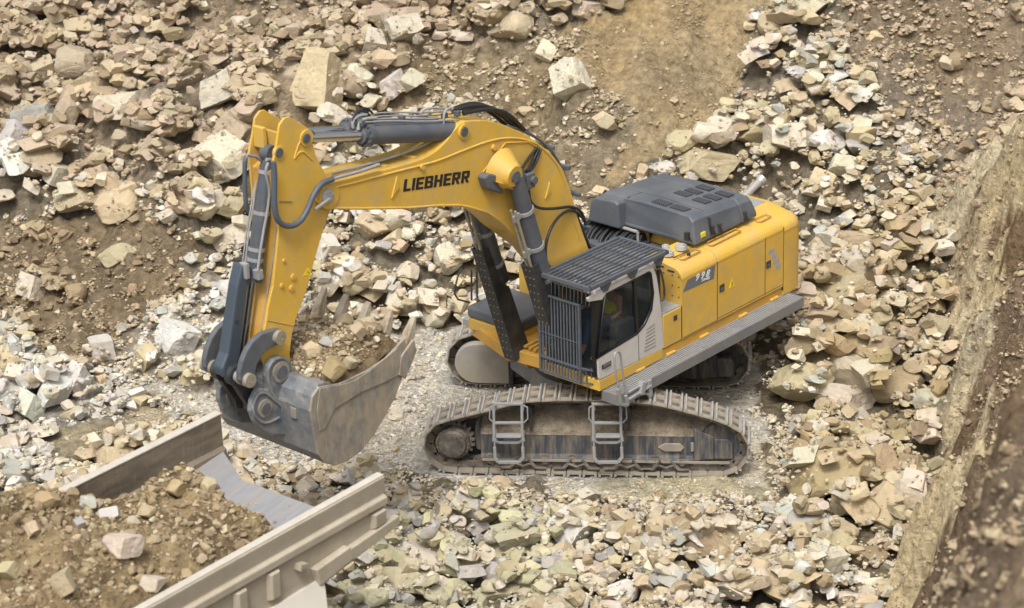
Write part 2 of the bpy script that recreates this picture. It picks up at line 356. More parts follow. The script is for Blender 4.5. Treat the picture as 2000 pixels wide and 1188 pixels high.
# inner drive cover of the far track
pts = []
for a in np.linspace(90, 270, 20): pts.append((-2.36+0.42*math.cos(R_(a)), .56+0.42*math.sin(R_(a))))
pts += [(-1.72, .13), (-1.72, .98)]
mb = MB(); mb.prism([(a_*.96-.09, b_*.93+.03) for a_, b_ in pts], .16, .42); mb.build('drive_cover', BLK, trN, bevel=0.02)
mb = MB(); mb.prism(pts, 1.44-1.9, 1.62-1.9); cv = mb.build('drive_cover', mat('grey drive cover', (.33, .31, .275), .6, noise=.15, nscale=3, dirt=(.42, .34, .22), dirt_amt=.8, dscale=1.6), trF, bevel=0.02)
mb = MB(); mb.box(-1.72, -1.64, 1.40-1.9, 1.8-1.9, .05, 1.15); mb.build('cover_flange', BLK, cv)
# ladders on the near track frame
def ladder(xa, xb):
    T = lambda x, y, Y=-2.36: (lambda p: (p[0], Y, p[2]))(WF.hit(x, y, 1, Y))
    m = MB(); c = (xa+xb)/2
    xl, xr = xa+8, xb-6
    for (x, s) in ((xl, -1), (xr, 1)):
        m.bar(T(x-2, 786), T(x-1, 848), .05, .04); m.bar(T(x-1, 848), T(x+s*2, 862), .05, .04)
        m.tube([T(x-s*2, 790), T(x+s*9, 796), T(x+s*10, 818), T(x+s*2, 826)], .016, n=6)
        m.bar(T(x, 873), T(x+1, 895), .055, .04)
    for y in (789, 826): m.bar(T(xl, y), T(xr, y), .05, .045)
    m.bar(T(xl+3, 851), T(xr-3, 851), .16, .03); m.bar(T(xl-2, 856), T(xl+8, 864), .05, .05); m.bar(T(xl+8, 864), T(xr-8, 864), .05, .05); m.bar(T(xr-8, 864), T(xr+2, 856), .05, .05)
    m.bar(T(xl, 893), T(xl+7, 903), .05, .055); m.bar(T(xl+7, 903), T(xr-7, 903), .05, .055); m.bar(T(xr-7, 903), T(xr+1, 893), .05, .055)
    for x in (xl, xr):
        a = T(x, 860); m.bar(a, (a[0], -1.98, a[2]), .04, .06); a = T(x, 800); m.bar(a, (a[0], -1.75, a[2]+.02), .04, .05)
    a = T(xl, 875); b = T(xl, 858); m.bar(a, b, .03, .03); a = T(xr, 875); b = T(xr, 858); m.bar(a, b, .03, .03)
    o = m.build('step_ladder', GAL, EX, bevel=.008)
ladder(958, 1027); ladder(1152, 1220)
# centre casting and turntable
mb = MB(); mb.cyl((0, 0, .62), (0, 0, 1.30), 1.25, 1.05, n=48); mb.box(-1.0, 1.0, -1.5, 1.5, .55, .95)
for sx in (-1, 1):
    for sy in (-1, 1):
        a = [(sx*.35, sy*.75), (sx*1.05, sy*.45), (sx*1.75, sy*1.5), (sx*1.15, sy*1.62)]
        mb.prism(a, .45, .98, axis=2)
cc_ = mb.build('undercarriage_casting', mat('grey casting paint', (.17, .18, .195), .55, noise=.1, nscale=2, dirt=(.38, .33, .26), dirt_amt=.75, dscale=1.7, dth=.47), EX, bevel=.06)
mb = MB(); mb.cyl((0, 0, 1.30), (0, 0, 1.66), 1.12, n=64); mb.build('turntable_ring', BLK, EX)

# ------------------------------------------------------------------ upper carriage
def U(mb, name, m, parent=None, bevel=0.0, seg=2):
    if parent is None: return mb.build(name, m, EX, bevel, UF, seg=seg)
    return mb.build(name, m, parent, bevel, seg=seg)
# base frame
mb = MB(); mb.box(-3.6, 1.25, -1.0, 1.0, 1.60, 1.98)
mb.box(-4.05, .42, -1.74, 1.74, 1.84, 2.06)
frame_o = U(mb, 'swing_frame', YELD, bevel=.02)
mb = MB(); mb.prism([(.35, -2.0), (1.18, -2.0), (1.62, -.75), (1.50, .42), (.35, .42)], 1.70, 1.95, axis=2); U(mb, 'front_beam', YELD, bevel=.02)
# cab base
mb = MB(); mb.box(.14, 1.955, .45, VS, 1.90, 2.11); cab_base = U(mb, 'cab_base', YEL, bevel=.015)
# right hand deck
mb = MB(); mb.box(.10, 1.26, -2.02, -.72, 1.86, 2.10); rb = U(mb, 'right_deck', YEL, bevel=.03)
mb = MB(); mb.box(.10, 1.28, -2.04, -.72, 2.10, 2.34); U(mb, 'tank_top', HOOD, rb, bevel=.07, seg=4)
mb = MB(); mb.box(-.42, .10, -1.75, -.72, 1.9, 2.85); U(mb, 'stair_box', YEL, rb, bevel=.03)
mb = MB(); mb.box(-.40, .12, -1.70, -.75, 2.85, 2.90); U(mb, 'stair_tread', GAL, rb)
mb = MB(); mb.box(-4.0, .95, -2.45, -1.78, 1.72, 1.86); U(mb, 'right_catwalk', GAL, bevel=.01)
mb = MB()
mb.tube([UF.V3(*p, 1, -2.0) for p in ((902, 523), (891, 548), (887, 583), (917, 591))], .018, iters=1)
for a, b in (((920.8, 528), (921, 586)), ((931, 530), (932, 582))): mb.tube([UF.V3(*a, 1, -1.95), UF.V3(*b, 1, -1.95)], .02)
U(mb, 'mirror_frame', BLK)
mb = MB()
for dv in (0, .5):
    mb.tube([(-.35, -1.7+dv, 2.9), (-.35, -1.7+dv, 3.75), (.05, -1.7+dv, 3.7), (.05, -1.7+dv, 2.9)], .02)
U(mb, 'stair_rail', GAL)

# engine house: rounded section swept along x
def house_section(w0, vs_, top, r=.22, vcut=-.95, low=3.05):
    P = [(vs_, w0), (vs_, top-.30)]
    for a in np.linspace(0, 90, 7): P.append((vs_-r+r*math.cos(R_(a)), top-.10-r+r*math.sin(R_(a))))
    P += [(vs_-.75, top), (vcut+.06, top), (vcut, top-.05), (vcut-.03, low+.03), (vcut-.08, low)]
    for a in np.linspace(90, 180, 7): P.append((-(vs_-r)+r*math.cos(R_(a)), low-.03-r+r*math.sin(R_(a))))
    P += [(-vs_, low-.35), (-vs_, w0)]
    return P
mb = MB(); mb.prism(house_section(2.08, VS, 3.55), -3.565, -1.49, axis=0)
house = U(mb, 'engine_house', YEL, bevel=.012)
mb = MB(); sec = house_section(2.08, VS, 3.55); half = [p for p in sec if p[0] > .6]+[(1.0, 3.55), (1.0, 2.08)]
half = [p for p in sec if p[0] > 1.001]+[(1.0, 3.55), (1.0, 2.08)]
mb.prism(half, -1.482, -.42, axis=0); front_mod = U(mb, 'tank_module', YEL, bevel=.015)
mb = MB(); half = [p for p in sec if p[0] < -.98]+[(-.98, 3.05), (-.98, 2.08)]; half = sorted(half[:-2], key=lambda p: -p[0])+[]; half = [(-.98, 2.08), (-.98, 3.05)]+[p for p in sec if p[0] < -.99 and p[1] <= 3.05]; mb.prism(half, -1.482, -.42, axis=0); U(mb, 'right_module', YEL, bevel=.015)
mb = MB(); mb.box(-1.482, -.70, -.99, .99, 2.08, 3.30); U(mb, 'pump_bay', DGR)
# counterweight
mb = MB()
sec0 = house_section(1.90, VS, 3.50, vcut=.42)
sec1 = [(p[0]*.985, 1.92+(p[1]-1.90)*.985) for p in sec0]; sec2 = [(p[0]*.93, 1.98+(p[1]-1.90)*.93) for p in sec0]; sec3 = [(p[0]*.86, 2.06+(p[1]-1.90)*.86) for p in sec0]
n = len(sec0); rings = [(-3.575, sec0), (-3.98, sec0), (-4.10, sec1), (-4.19, sec2), (-4.22, sec3)]
vs = [(x, p[0], p[1]) for x, s_ in rings for p in s_]; fs = [list(range(n)), list(range(4*n, 5*n))[::-1]]
for k in range(4): fs += [[k*n+i, k*n+(i+1) % n, (k+1)*n+(i+1) % n, (k+1)*n+i] for i in range(n)]
mb.add(vs, fs, True); cwt = U(mb, 'counterweight', YEL)
cwt.modifiers.new('e', 'EDGE_SPLIT').split_angle = R_(50)
mb = MB(); mb.box(-4.02, -3.62, .50, 1.0, 3.49, 3.515); U(mb, 'walkway_plate', GAL, cwt, bevel=.01)
# seams, latches, lids, vents on the house
def side_rect(mb, px, py, pw, ph, d=.012, v=VS):
    a = UF.V3(px, py, 1, v); b = UF.V3(px+pw, py+ph, 1, v); 
    mb.box(min(a[0], b[0]), max(a[0], b[0]), v-.01, v+d, min(a[2], b[2]), max(a[2], b[2]))
mb = MB(); mb.box(-1.495, -1.475, 1.2, VS+.0025, 2.10, 3.26); mb.box(-3.575, -3.56, 1.2, VS+.0025, 2.0, 3.30)
x2 = UF.V3(1495, 470, 1, VS)[0]; mb.box(x2-.008, x2+.008, 1.5, VS+.0025, 2.10, 3.26)
mb.box(-1.475, -.45, 1.5, VS+.002, 2.095, 2.105); mb.box(-3.56, -1.49, 1.5, VS+.002, 2.12, 2.13)
U(mb, 'panel_seam', BLK, house)
for px, py in ((1410, 563), (1501, 517)):
    mb = MB(); c = UF.V3(px, py, 1, VS); mb.box(c[0]-.075, c[0]+.075, VS-.01, VS+.004, c[2]-.075, c[2]+.075); l = U(mb, 'door_latch', BLK, house)
    mb = MB(); mb.box(c[0]-.04, c[0]+.045, VS+.004, VS+.02, c[2]-.055, c[2]+.01); U(mb, 'latch_handle', DGR, l, bevel=.004)
# curved louvre
mb = MB(); cpts = [(1507, 491), (1512, 500), (1516, 510), (1520, 520)]
for i in range(4):
    c = UF.V3(*cpts[i], 1, VS); dx = .085
    mb.prism([(c[0]-dx+.01, c[2]-.045), (c[0]+dx, c[2]-.05), (c[0]+dx, c[2]+.05), (c[0]-dx+.01, c[2]+.05)], VS-.01, VS+.006)
U(mb, 'curved_vent', mat('vent grey', (.36, .36, .37), .5), house)
# roof recess handles
for (xa, xb) in ((-2.55, -1.62), (-3.5, -3.12), (-1.3, -.75)):
    mb = MB(); mb.tube([(xa, 1.47, 3.485), (xa+.03, 1.53, 3.50), (xb-.03, 1.53, 3.50), (xb, 1.47, 3.485)], .016, n=6); mb.tube([(xa, 1.47, 3.485), (xa+.03, 1.41, 3.52), (xb-.03, 1.41, 3.52), (xb, 1.47, 3.485)], .012, n=6)
    U(mb, 'roof_groove', YELD, house)
mb = MB(); mb.prism([(-3.0, 1.0), (-1.55, 1.0), (-1.55, 1.18), (-3.0, 1.18)], 3.55, 3.57, axis=2); U(mb, 'roof_strip', YELD, house)
for px, py in ((1330, 483), (1304, 494.5), (1300, 484)):
    c = UF.V3(px, py, 2, 3.56); mb = MB(); r = .12 if px != 1300 else .08
    mb.cyl((c[0], c[1], 3.53), (c[0], c[1], 3.60), r, r*.9, n=24); mb.cyl((c[0], c[1], 3.60), (c[0], c[1], 3.62), r*.6, n=6); U(mb, 'filler_cap', mat('filler cap', (.55, .55, .53), .4, metal=.3), front_mod, bevel=.008)
mb = MB(); c = UF.V3(1345, 500, 2, 3.5); mb.cyl((c[0], c[1], 3.5), (c[0], c[1], 3.56), .035, n=12); mb.tube([(c[0]-.15, c[1]-.1, 3.53), (c[0]+.3, c[1]-.12, 3.53)], .012); U(mb, 'breather', BLK, front_mod)
# front face bolts of the tank module
for v in (1.15, 1.35, 1.55, 1.7):
    for w_ in (2.9, 3.1, 3.3): mb = MB(); mb.cyl((-.42, v, w_), (-.41, v, w_), .014, n=6); U(mb, 'bolt', BLK, front_mod)
for v, w_ in ((1.28, 3.415), (1.52, 3.375)): mb = MB(); mb.box(-.42, -.412, v-.08, v+.08, w_-.015, w_+.015); U(mb, 'slot', BLK, front_mod)
mb = MB(); mb.box(-.415, .125, 1.22, VS-.003, 2.08, 2.74); bx = U(mb, 'service_box', YEL, bevel=.015)
mb = MB(); mb.box(-.41, .12, 1.24, VS-.02, 2.74, 2.765); U(mb, 'step_plate', GAL, bx)
mb = MB(); c = UF.V3(1319, 621, 1, VS); mb.box(c[0]-.05, c[0]+.05, VS-.01, VS+.006, c[2]-.05, c[2]+.05); U(mb, 'box_latch', BLK, bx)
mb = MB(); mb.box(-.425, -.412, 1.5, VS+.002, 2.1, 2.74); U(mb, 'box_seam', BLK, bx)
# decal with 998 SME
def side_map(pts, v=VS+.004):  # picture corners -> points on the side plane
    return [UF.V3(*p, 1, v) for p in pts]
q = side_map(((1342.7, 547.3), (1397.3, 517), (1394.2, 544.2), (1333.6, 571.5)))
mb = MB(); mb.prism([(p[0], p[2]) for p in q], VS-.005, VS+.004); dec = U(mb, 'model_badge', mat('badge grey', (.15, .165, .185), .45), front_mod)
def put_text(s, size, bold, shear, pll, plr, pul, v, mtl, parent, name):
    vs, fs = text_poly(s, size, bold, shear); xs = [p[0] for p in vs]; ys = [p[1] for p in vs]; x0, x1, y0, y1 = min(xs), max(xs), min(ys), max(ys)
    A = np.array(UF.V3(*pll, 1, v)); B = np.array(UF.V3(*plr, 1, v)); D = np.array(UF.V3(*pul, 1, v))
    mb = MB(); out = []
    for p in vs:
        s_, t_ = (p[0]-x0)/(x1-x0), (p[1]-y0)/(y1-y0); o = A+(B-A)*s_+(D-A)*t_; out.append((o[0], v+p[2], o[2]))
    mb.add(out, fs); return U(mb, name, mtl, parent)
put_text('9 9 8', 1, .025, .25, (1359, 549.5), (1386, 539.5), (1360.5, 535.5), VS+.008, WTX, dec, 'number')
put_text('SME', 1, .02, .2, (1370, 550.5), (1387, 544.5), (1370.5, 545.5), VS+.008, WTX, dec, 'letters')
def tri_sign(px, py, v, parent, s=.09):
    c = UF.V3(px, py, 1, v); mb = MB(); mb.prism([(c[0]-s, c[2]-s*.8), (c[0]+s, c[2]-s*.8), (c[0], c[2]+s)], v-.005, v+.005); t = U(mb, 'warning_sign', DECY, parent)
    mb = MB(); mb.prism([(c[0]-s*.16, c[2]-s*.1), (c[0]+s*.16, c[2]-s*.1), (c[0]+s*.05, c[2]+s*.5), (c[0]-s*.05, c[2]+s*.5)], v+.005, v+.008); mb.box(c[0]-s*.12, c[0]+s*.12, v+.005, v+.008, c[2]-s*.5, c[2]-s*.28); U(mb, 'mark', BLK, t)
tri_sign(1429.5, 554, VS, house)

# engine hood
def loft(mb, rings, smooth=False):
    n = len(rings[0]); vs = [p for r in rings for p in r]; fs = [list(range(n)), list(range(len(vs)-n, len(vs)))[::-1]]
    for k in range(len(rings)-1): fs += [[k*n+i, k*n+(i+1) % n, (k+1)*n+(i+1) % n, (k+1)*n+i] for i in range(n)]
    return mb.add(vs, fs, smooth)
def hring(u, top, sh=0.0, vl=-.92):
    return [(u, 1.43, 3.57), (u, 1.42, 3.66), (u+sh, 1.35, top-.10), (u+sh, 1.25, top-.01), (u+sh, .15, top+.035), (u+sh, vl+.14, top-.01), (u+sh, vl+.06, top-.10), (u, vl, 3.66), (u, vl, 3.57)]
HT = lambda u: 4.12+(u+1.2)*.07
mb = MB(); loft(mb, [hring(-1.25, HT(-1.29), -.05), hring(-1.42, HT(-1.42)+.02), hring(-2.70, HT(-2.70)+.01)]); hood = U(mb, 'engine_hood', HOOD, bevel=.035, seg=3)
mb = MB(); loft(mb, [hring(-2.705, HT(-2.70)+.008), hring(-3.02, HT(-3.02)+.01), hring(-3.17, HT(-3.1)-.02, .06)]); U(mb, 'hood_rear', HOOD, hood, bevel=.03, seg=3)
mb = MB(); loft(mb, [[(-1.05-s_, v, w_) for (v, w_) in ((-.22, 3.57), (-.24, 4.06-s_*.1), (-.30, 4.115), (-.80, 4.09), (-.90, 3.99), (-.98, 3.62), (-.98, 3.57))] for s_ in (0, .4)]); U(mb, 'intake_box', HOOD, hood, bevel=.05, seg=3)
mb = MB(); mb.tube([(-1.72, 1.385, 3.74), (-1.72, 1.352, 3.94), (-1.72, 1.25, HT(-1.72)+.008), (-1.72, .15, HT(-1.72)+.05), (-1.72, -.8, HT(-1.72))], .007, n=5); mb.tube([(-1.3, -.20, HT(-1.3)+.03), (-1.72, -.20, HT(-1.72)+.037)], .007, n=5); U(mb, 'hood_seam', BLK, hood)
# perforated grilles on the hood roof
def topmap(px, py):
    z = 4.0
    for _ in range(6):
        c = UF.V3(px, py, 2, z); z = HT(c[0])+.035
    return c[0], c[1], z
MESHM = mat('black mesh', (.03, .032, .035), .7)
vt = MESHM.node_tree; ck = vt.nodes.new('ShaderNodeTexChecker'); ck.inputs['Scale'].default_value = 42; ck.inputs[1].default_value = (.015, .016, .018, 1); ck.inputs[2].default_value = (.09, .095, .105, 1)
tcn = vt.nodes.new('ShaderNodeTexCoord'); vt.links.new(tcn.outputs['Object'], ck.inputs['Vector']); vt.links.new(ck.outputs[0], vt.nodes['Principled BSDF'].inputs['Base Color'])
for gx, gy in ((1293.6, 397), (1328.8, 406), (1334.2, 379.8), (1354.9, 374.6), (1377.2, 367.6), (1370.5, 391.5), (1392, 384.8), (1415, 378)):
    c = topmap(gx, gy); mb = MB(); a, b = (.11, .17) if gx < 1330 else (.10, .155)
    vs = [(c[0]+i*a, c[1]+j*b, HT(c[0]+i*a)+.064-abs(c[1]+j*b-.15)*.035+dz) for dz in (-.02, .004) for i, j in ((-1, -1), (1, -1), (1, 1), (-1, 1))]
    mb.add(vs, [(3, 2, 1, 0), (4, 5, 6, 7), (0, 1, 5, 4), (1, 2, 6, 5), (2, 3, 7, 6), (3, 0, 4, 7)]); U(mb, 'air_grille', MESHM, hood)
for px, py in ((1343, 463), (1391, 450), (1405, 446), (1455, 423)):
    c = UF.V3(px, py, 1, 1.42); mb = MB(); mb.box(c[0]-.035, c[0]+.035, 1.36, 1.45, c[2]-.07, c[2]+.09); mb.tube([(c[0]-.05, 1.46, c[2]-.1), (c[0]+.03, 1.44, c[2]+.1)], .02, n=6); U(mb, 'hood_latch', BLK, hood)
mb = MB(); c = UF.V3(1374, 458.5, 1, 1.425); mb.box(c[0]-.06, c[0]+.06, 1.37, 1.432, c[2]-.045, c[2]+.045); U(mb, 'hood_sticker', DECY, hood)
mb = MB(); c = UF.V3(1391, 450, 1, 1.42); mb.box(c[0]+.045, c[0]+.06, 1.30, 1.428, 3.6, 3.98); U(mb, 'door_seam', BLK, hood)
# exhaust
a = UF.V3(1455, 383, 1, -.35); b = UF.V3(1484, 354, 1, -.35)
mb = MB(); mb.tube([(a[0]+(a[0]-b[0])*.35, -.35, a[2]-(b[2]-a[2])*.35), (b[0], -.35, b[2])], .075, n=16); mb.cyl((b[0]+.02, -.35, b[2]-.02), (b[0]-.08, -.35, b[2]+.03), .09, .11, n=20)
U(mb, 'exhaust_pipe', mat('pale exhaust steel', (.55, .54, .52), .35, metal=.5), None)

# catwalk
mb = MB(); v0, v1 = 1.73, 2.10; L0, L1 = -3.73, 1.83; wc = 1.885
mb.box(L0, L1, v0, v1, wc-.06, wc-.04)
catw = U(mb, 'catwalk', BLK)
mb = MB()
for i in range(7):
    v = v0+.004+(v1-v0)*i/7; mb.box(L0, L1, v+.004, v+.033, wc-.04, wc)
U(mb, 'walking_ribs', GAL, catw)
mb = MB(); mb.box(L0, L1, v1, v1+.03, wc-.20, wc+.004); mb.box(L0-.03, L0, v0, v1+.03, wc-.20, wc+.004); mb.box(L1, L1+.03, v0, v1+.03, wc-.20, wc+.004); U(mb, 'catwalk_fascia', mat('grey fascia steel', (.20, .205, .215), .5, metal=.1, noise=.1, nscale=3, dirt=(.3, .27, .22), dirt_amt=.5, dscale=2), catw, bevel=.006)
for u in (-3.3, -2.3, -1.1, -.1, .8): 
    mb = MB(); mb.box(u-.12, u+.12, 1.68, 1.79, 1.89, 1.94); U(mb, 'deck_bracket', YEL, catw, bevel=.01)
mb = MB()
for u in (-3.4, -2.2, -1.0, .2, 1.3): mb.box(u-.05, u+.05, 1.0, v1, wc-.17, wc-.062)
U(mb, 'catwalk_beam', BLK, catw)
mb = MB(); P = lambda x, y, v=2.15: UF.V3(x, y, 1, v)
mb.tube([P(1211.5, 770), P(1201, 720), P(1200, 692), P(1205, 686), P(1212, 690), P(1214, 715), P(1224, 775)], .022, iters=1)
U(mb, 'hand_rail', GAL)
mb = MB(); c = P(1216, 785)
mb.bar(P(1207, 760), P(1213, 790), .06, .05); mb.bar(P(1222, 772), P(1226, 792), .06, .05)
mb.bar(P(1213, 790), P(1226, 792), .05, .05); mb.bar(P(1226, 780), P(1270, 752), .10, .04); mb.bar(P(1226, 768), P(1262, 747), .04, .04)
mb.tube([P(1228, 786), P(1247, 772), P(1262, 768), P(1271, 775)], .025, iters=1)
mb.bar(P(1250, 770), P(1255, 745), .12, .12)
mb.bar(P(1270, 775), P(1268, 742), .10, .05)
U(mb, 'swing_step', GAL, bevel=.008)

# ------------------------------------------------------------------ cab
CU0, CU1 = .13, 1.955; CV0 = .50
cab = empty('cab', tuple(UF.o), UF.ang); cab.parent = EX
def cabpart(mb, name, m, bevel=0.0, seg=2): return mb.build(name, m, cab, bevel, seg=seg)
S = lambda x, y, v=VS: UF.Y(x, y, v)
outer = [(1148, 583), (1170, 571), (1262, 528), (1277.6, 524.5), (1283, 540), (1289, 580), (1294, 630), (1296.5, 679.6), (1171.5, 742.5), (1170, 738)]
inner = [(1168, 700), (1245.6, 652), (1260, 634), (1273, 606), (1276.6, 572), (1272, 534), (1268, 531), (1184, 574), (1176, 586), (1150, 590)]
mb = MB(); mb.prism([S(*p) for p in outer+inner], VS-.05, VS); side = cabpart(mb, 'cab_side_panel', WHI, .01)
# black window surround and pillars
win = [(1168, 700), (1245.6, 652), (1260, 634), (1273, 606), (1276.6, 572), (1272, 534), (1268, 531), (1184, 574)]
mb = MB(); pts = [(lambda q: (q[0], VS-.02, q[1]))(S(*p)) for p in win]; mb.tube(pts, .028, n=6, closed=True)
q0, q1 = S(1240, 548), S(1246, 650); mb.bar((q0[0], VS-.02, q0[1]), (q1[0], VS-.02, q1[1]), .07, .04)
cabpart(mb, 'window_surround', FBK)
mb = MB(); mb.prism([S(*p, VS-.03) for p in win], VS-.036, VS-.03); cabpart(mb, 'side_window', GLS)
mb = MB(); pl = [(1160, 592), (1178, 582), (1169, 640), (1168, 700), (1171.5, 741), (1164, 738), (1160, 700), (1159, 650)]
mb.prism([S(*p, VS-.04) for p in pl], VS-.10, VS-.035); cabpart(mb, 'front_pillar', FBK, .015)
# door seam, handle, slats, roof edge
mb = MB(); a = S(1246.5, 655); b = S(1248, 704); mb.bar((a[0], VS+.001, a[1]), (b[0], VS+.001, b[1]), .012, .006); cabpart(mb, 'door_seam', BLK)
mb = MB(); c = S(1184.5, 713.5); mb.box(c[0]-.13, c[0]+.13, VS, VS+.006, c[1]-.045, c[1]+.045); h = cabpart(mb, 'door_handle', BLK, .01)
mb = MB(); mb.box(c[0]-.09, c[0]+.10, VS+.006, VS+.03, c[1]-.012, c[1]+.028); mb.build('grip', DGR, h)
mb = MB()
for i in range(7):
    x = 1258+i*.8; y = 686-i*7.0; a = S(x, y); b = S(x+22-i*1.0, y-11); mb.bar((a[0], VS+.002, a[1]), (b[0], VS+.002, b[1]), .010, .016)
cabpart(mb, 'side_louvre', mat('louvre grey', (.25, .24, .235), .6))  # thin raised slats in one even grey
mb = MB(); mb.box(CU0, 2.0, CV0, VS-.02, 3.74, 3.86); cabpart(mb, 'cab_roof', WHI, .045, 3)
mb = MB(); mb.box(CU0, CU0+.05, CV0, VS-.05, 2.11, 2.95); mb.box(CU0, 1.93, CV0, CV0+.05, 2.11, 2.75); mb.box(CU0, CU0+.06, CV0, CV0+.06, 2.11, 3.75); mb.box(CU0, CU0+.06, VS-.11, VS-.052, 2.11, 3.75); mb.box(1.87, 1.93, CV0, CV0+.06, 2.11, 3.75); mb.box(CU0+.05, 1.9, CV0+.05, VS-.06, 2.112, 2.16)
cabpart(mb, 'cab_shell', BLK, .01)
mb = MB(); mb.box(1.885, 1.891, CV0+.06, VS-.15, 2.15, 3.74); mb.box(CU0+.02, CU0+.026, CV0+.06, VS-.11, 2.95, 3.74); mb.box(CU0+.06, 1.87, CV0+.02, CV0+.026, 2.75, 3.74); cabpart(mb, 'front_window', GLS)
mb = MB(); 
mb.tube([UF.V3(*p, 1, VS+.03) for p in ((1280, 527), (1288, 525), (1292, 532), (1297, 560), (1298, 580), (1293, 588))], .02, iters=1); cabpart(mb, 'grab_rail', BLK)
# front grille guard
gu = 2.06
mb = MB(); gv0, gv1 = .49, 1.42
for v in np.linspace(gv0, gv1, 14): mb.bar((gu, v, 2.02), (gu, v, 3.52), .018, .03)
for w_ in (2.02, 2.30, 3.52): mb.bar((gu+.012, gv0-.02, w_), (gu+.012, gv1+.02, w_), .035, .035)
mb.bar((gu+.01, gv0, 2.78), (gu+.01, gv1, 2.78), .014, .014)
for v in (gv0, gv1): mb.bar((gu, v, 2.0), (gu, v, 3.53), .045, .045)
for v in np.linspace(gv0+.1, gv1+.22, 13): mb.tube([(gu-.02, v, 3.55), (gu-.03, v, 3.80), (gu-.10, v, 3.93)], .011, n=5)
for v in (1.50, 1.58, 1.65): mb.bar((gu-.02-(v-1.42)*.6, v, 2.0), (gu-.02-(v-1.42)*.6, v, 2.30), .018, .02)
mb.bar((gu, 1.42, 2.30), (gu-.16, 1.70, 2.25), .03, .03); mb.bar((gu, 1.42, 2.02), (gu-.16, 1.70, 2.0), .03, .03)
for (v, w_) in ((gv0, 2.2), (gv1, 2.2), (gv0, 3.45), (gv1, 3.45)): mb.bar((gu, v, w_), (1.93, v, w_), .04, .05)
GG = mat('guard steel', (.10, .112, .13), .45, noise=.15, nscale=9)
cabpart(mb, 'front_guard', GG)
# rock guard above the roof
fz = 3.97; fu0, fu1, fv0, fv1 = .06, 2.22, .69, 1.80
mb = MB()
for v in (fv0, fv1): mb.bar((fu0, v, fz), (fu1, v, fz), .06, .07)
for u in (fu0, fu1): mb.bar((u, fv0-.03, fz), (u, fv1+.03, fz), .06, .07)
for v in np.linspace(fv0+.10, fv1-.09, 10): mb.bar((fu0, v, fz+.005), (fu1, v, fz+.005), .028, .035)
for u in (.55, .98, 1.45, 1.85): mb.bar((u, fv0, fz-.028), (u, fv1, fz-.028), .04, .035)
for u in (.25, 1.0, 1.75):
    mb.prism([(u-.17, fz-.035), (u+.17, fz-.035), (u+.05, fz-.20), (u-.05, fz-.20)], fv1-.045, fv1-.01)
for v in (fv0, fv1-.03):
    for u in (.25, 1.0, 1.75): mb.bar((u, v, fz), (u, v, 3.80), .05, .05)
cabpart(mb, 'roof_guard', GG)
mb = MB(); mb.box(1.80, 2.04, CV0+.02, VS-.25, 3.80, 3.88); cabpart(mb, 'lamp_bar', BLK, .01)
for v in (.62, 1.35):
    mb = MB(); mb.box(1.98, 2.05, v-.07, v+.07, 3.86, 3.95); cabpart(mb, 'work_lamp', WTX, .01)
# seat and console
mb = MB(); mb.box(.62, 1.12, .85, 1.38, 2.50, 2.66); mb.box(.50, .64, .87, 1.36, 2.62, 3.28); mb.box(.66, 1.05, .95, 1.28, 2.16, 2.50); cabpart(mb, 'operator_seat', BLK, .04, 3)
mb = MB(); mb.box(.70, 1.25, 1.42, 1.58, 2.16, 2.86); mb.box(.70, 1.25, .66, .82, 2.16, 2.86); mb.cyl((1.22, 1.5, 2.86), (1.24, 1.5, 3.0), .02, n=8); mb.cyl((1.22, .74, 2.86), (1.24, .74, 3.0), .02, n=8); mb.box(1.70, 1.76, .7, .95, 2.9, 3.15); cabpart(mb, 'control_console', DGR, .02)

# ------------------------------------------------------------------ boom
BV = .36
S = lambda x, y, v=BV: UF.Y(x, y, v)
boom_px = [(629.5, 360.5), (658, 355), (684, 350), (716, 341), (760, 330), (800, 319), (824, 311), (840, 303), (856, 292), (872, 276), (886, 256.7), (898, 243), (909, 237.5), (930, 235.5), (948.7, 235.5), (964.7, 238), (984, 244), (1015.8, 257), (1047.8, 277.5), (1067, 292), (1083, 308), (1099, 330), (1111.8, 362), (1121.4, 397.5), (1127.8, 423), (1140.6, 461.4), (1152, 492), (1166, 530), (1172, 560), (1164, 590), (1140, 603), (1115, 596), (1098, 570), (1080, 524), (1058, 497), (1030, 476), (1000, 454), (977.5, 432), (952, 415), (920, 405.5), (897.5, 401), (856, 401.5), (800, 406), (760, 406.5), (700, 407.5), (645.5, 406.5), (628, 402), (618, 391), (618.5, 375)]
bp = [S(*p) for p in boom_px]
mb = MB(); mb.prism(bp, -BV, BV); boom = U(mb, 'boom', YEL, bevel=.012)
def strip(px, v, r, name, m, parent, n=6, it=0):
    mb = MB(); mb.tube([(lambda q: (q[0], v, q[1]))(S(*p)) for p in px], r, n=n, iters=it); return U(mb, name, m, parent)
strip(boom_px[-17:-1], BV, .022, 'weld_flange', YEL, boom)
strip(((655, 366), (700, 355), (760, 339), (824, 323), (860, 313), (905, 294), (950, 277), (985, 269.5), (1020, 271), (1048, 281)), BV, .022, 'weld_flange', YEL, boom, it=1)
strip(((1048, 281), (1066, 296), (1086, 318), (1099, 345), (1109, 385), (1118, 425), (1134, 470)), BV, .018, 'weld_flange', YEL, boom, it=1)
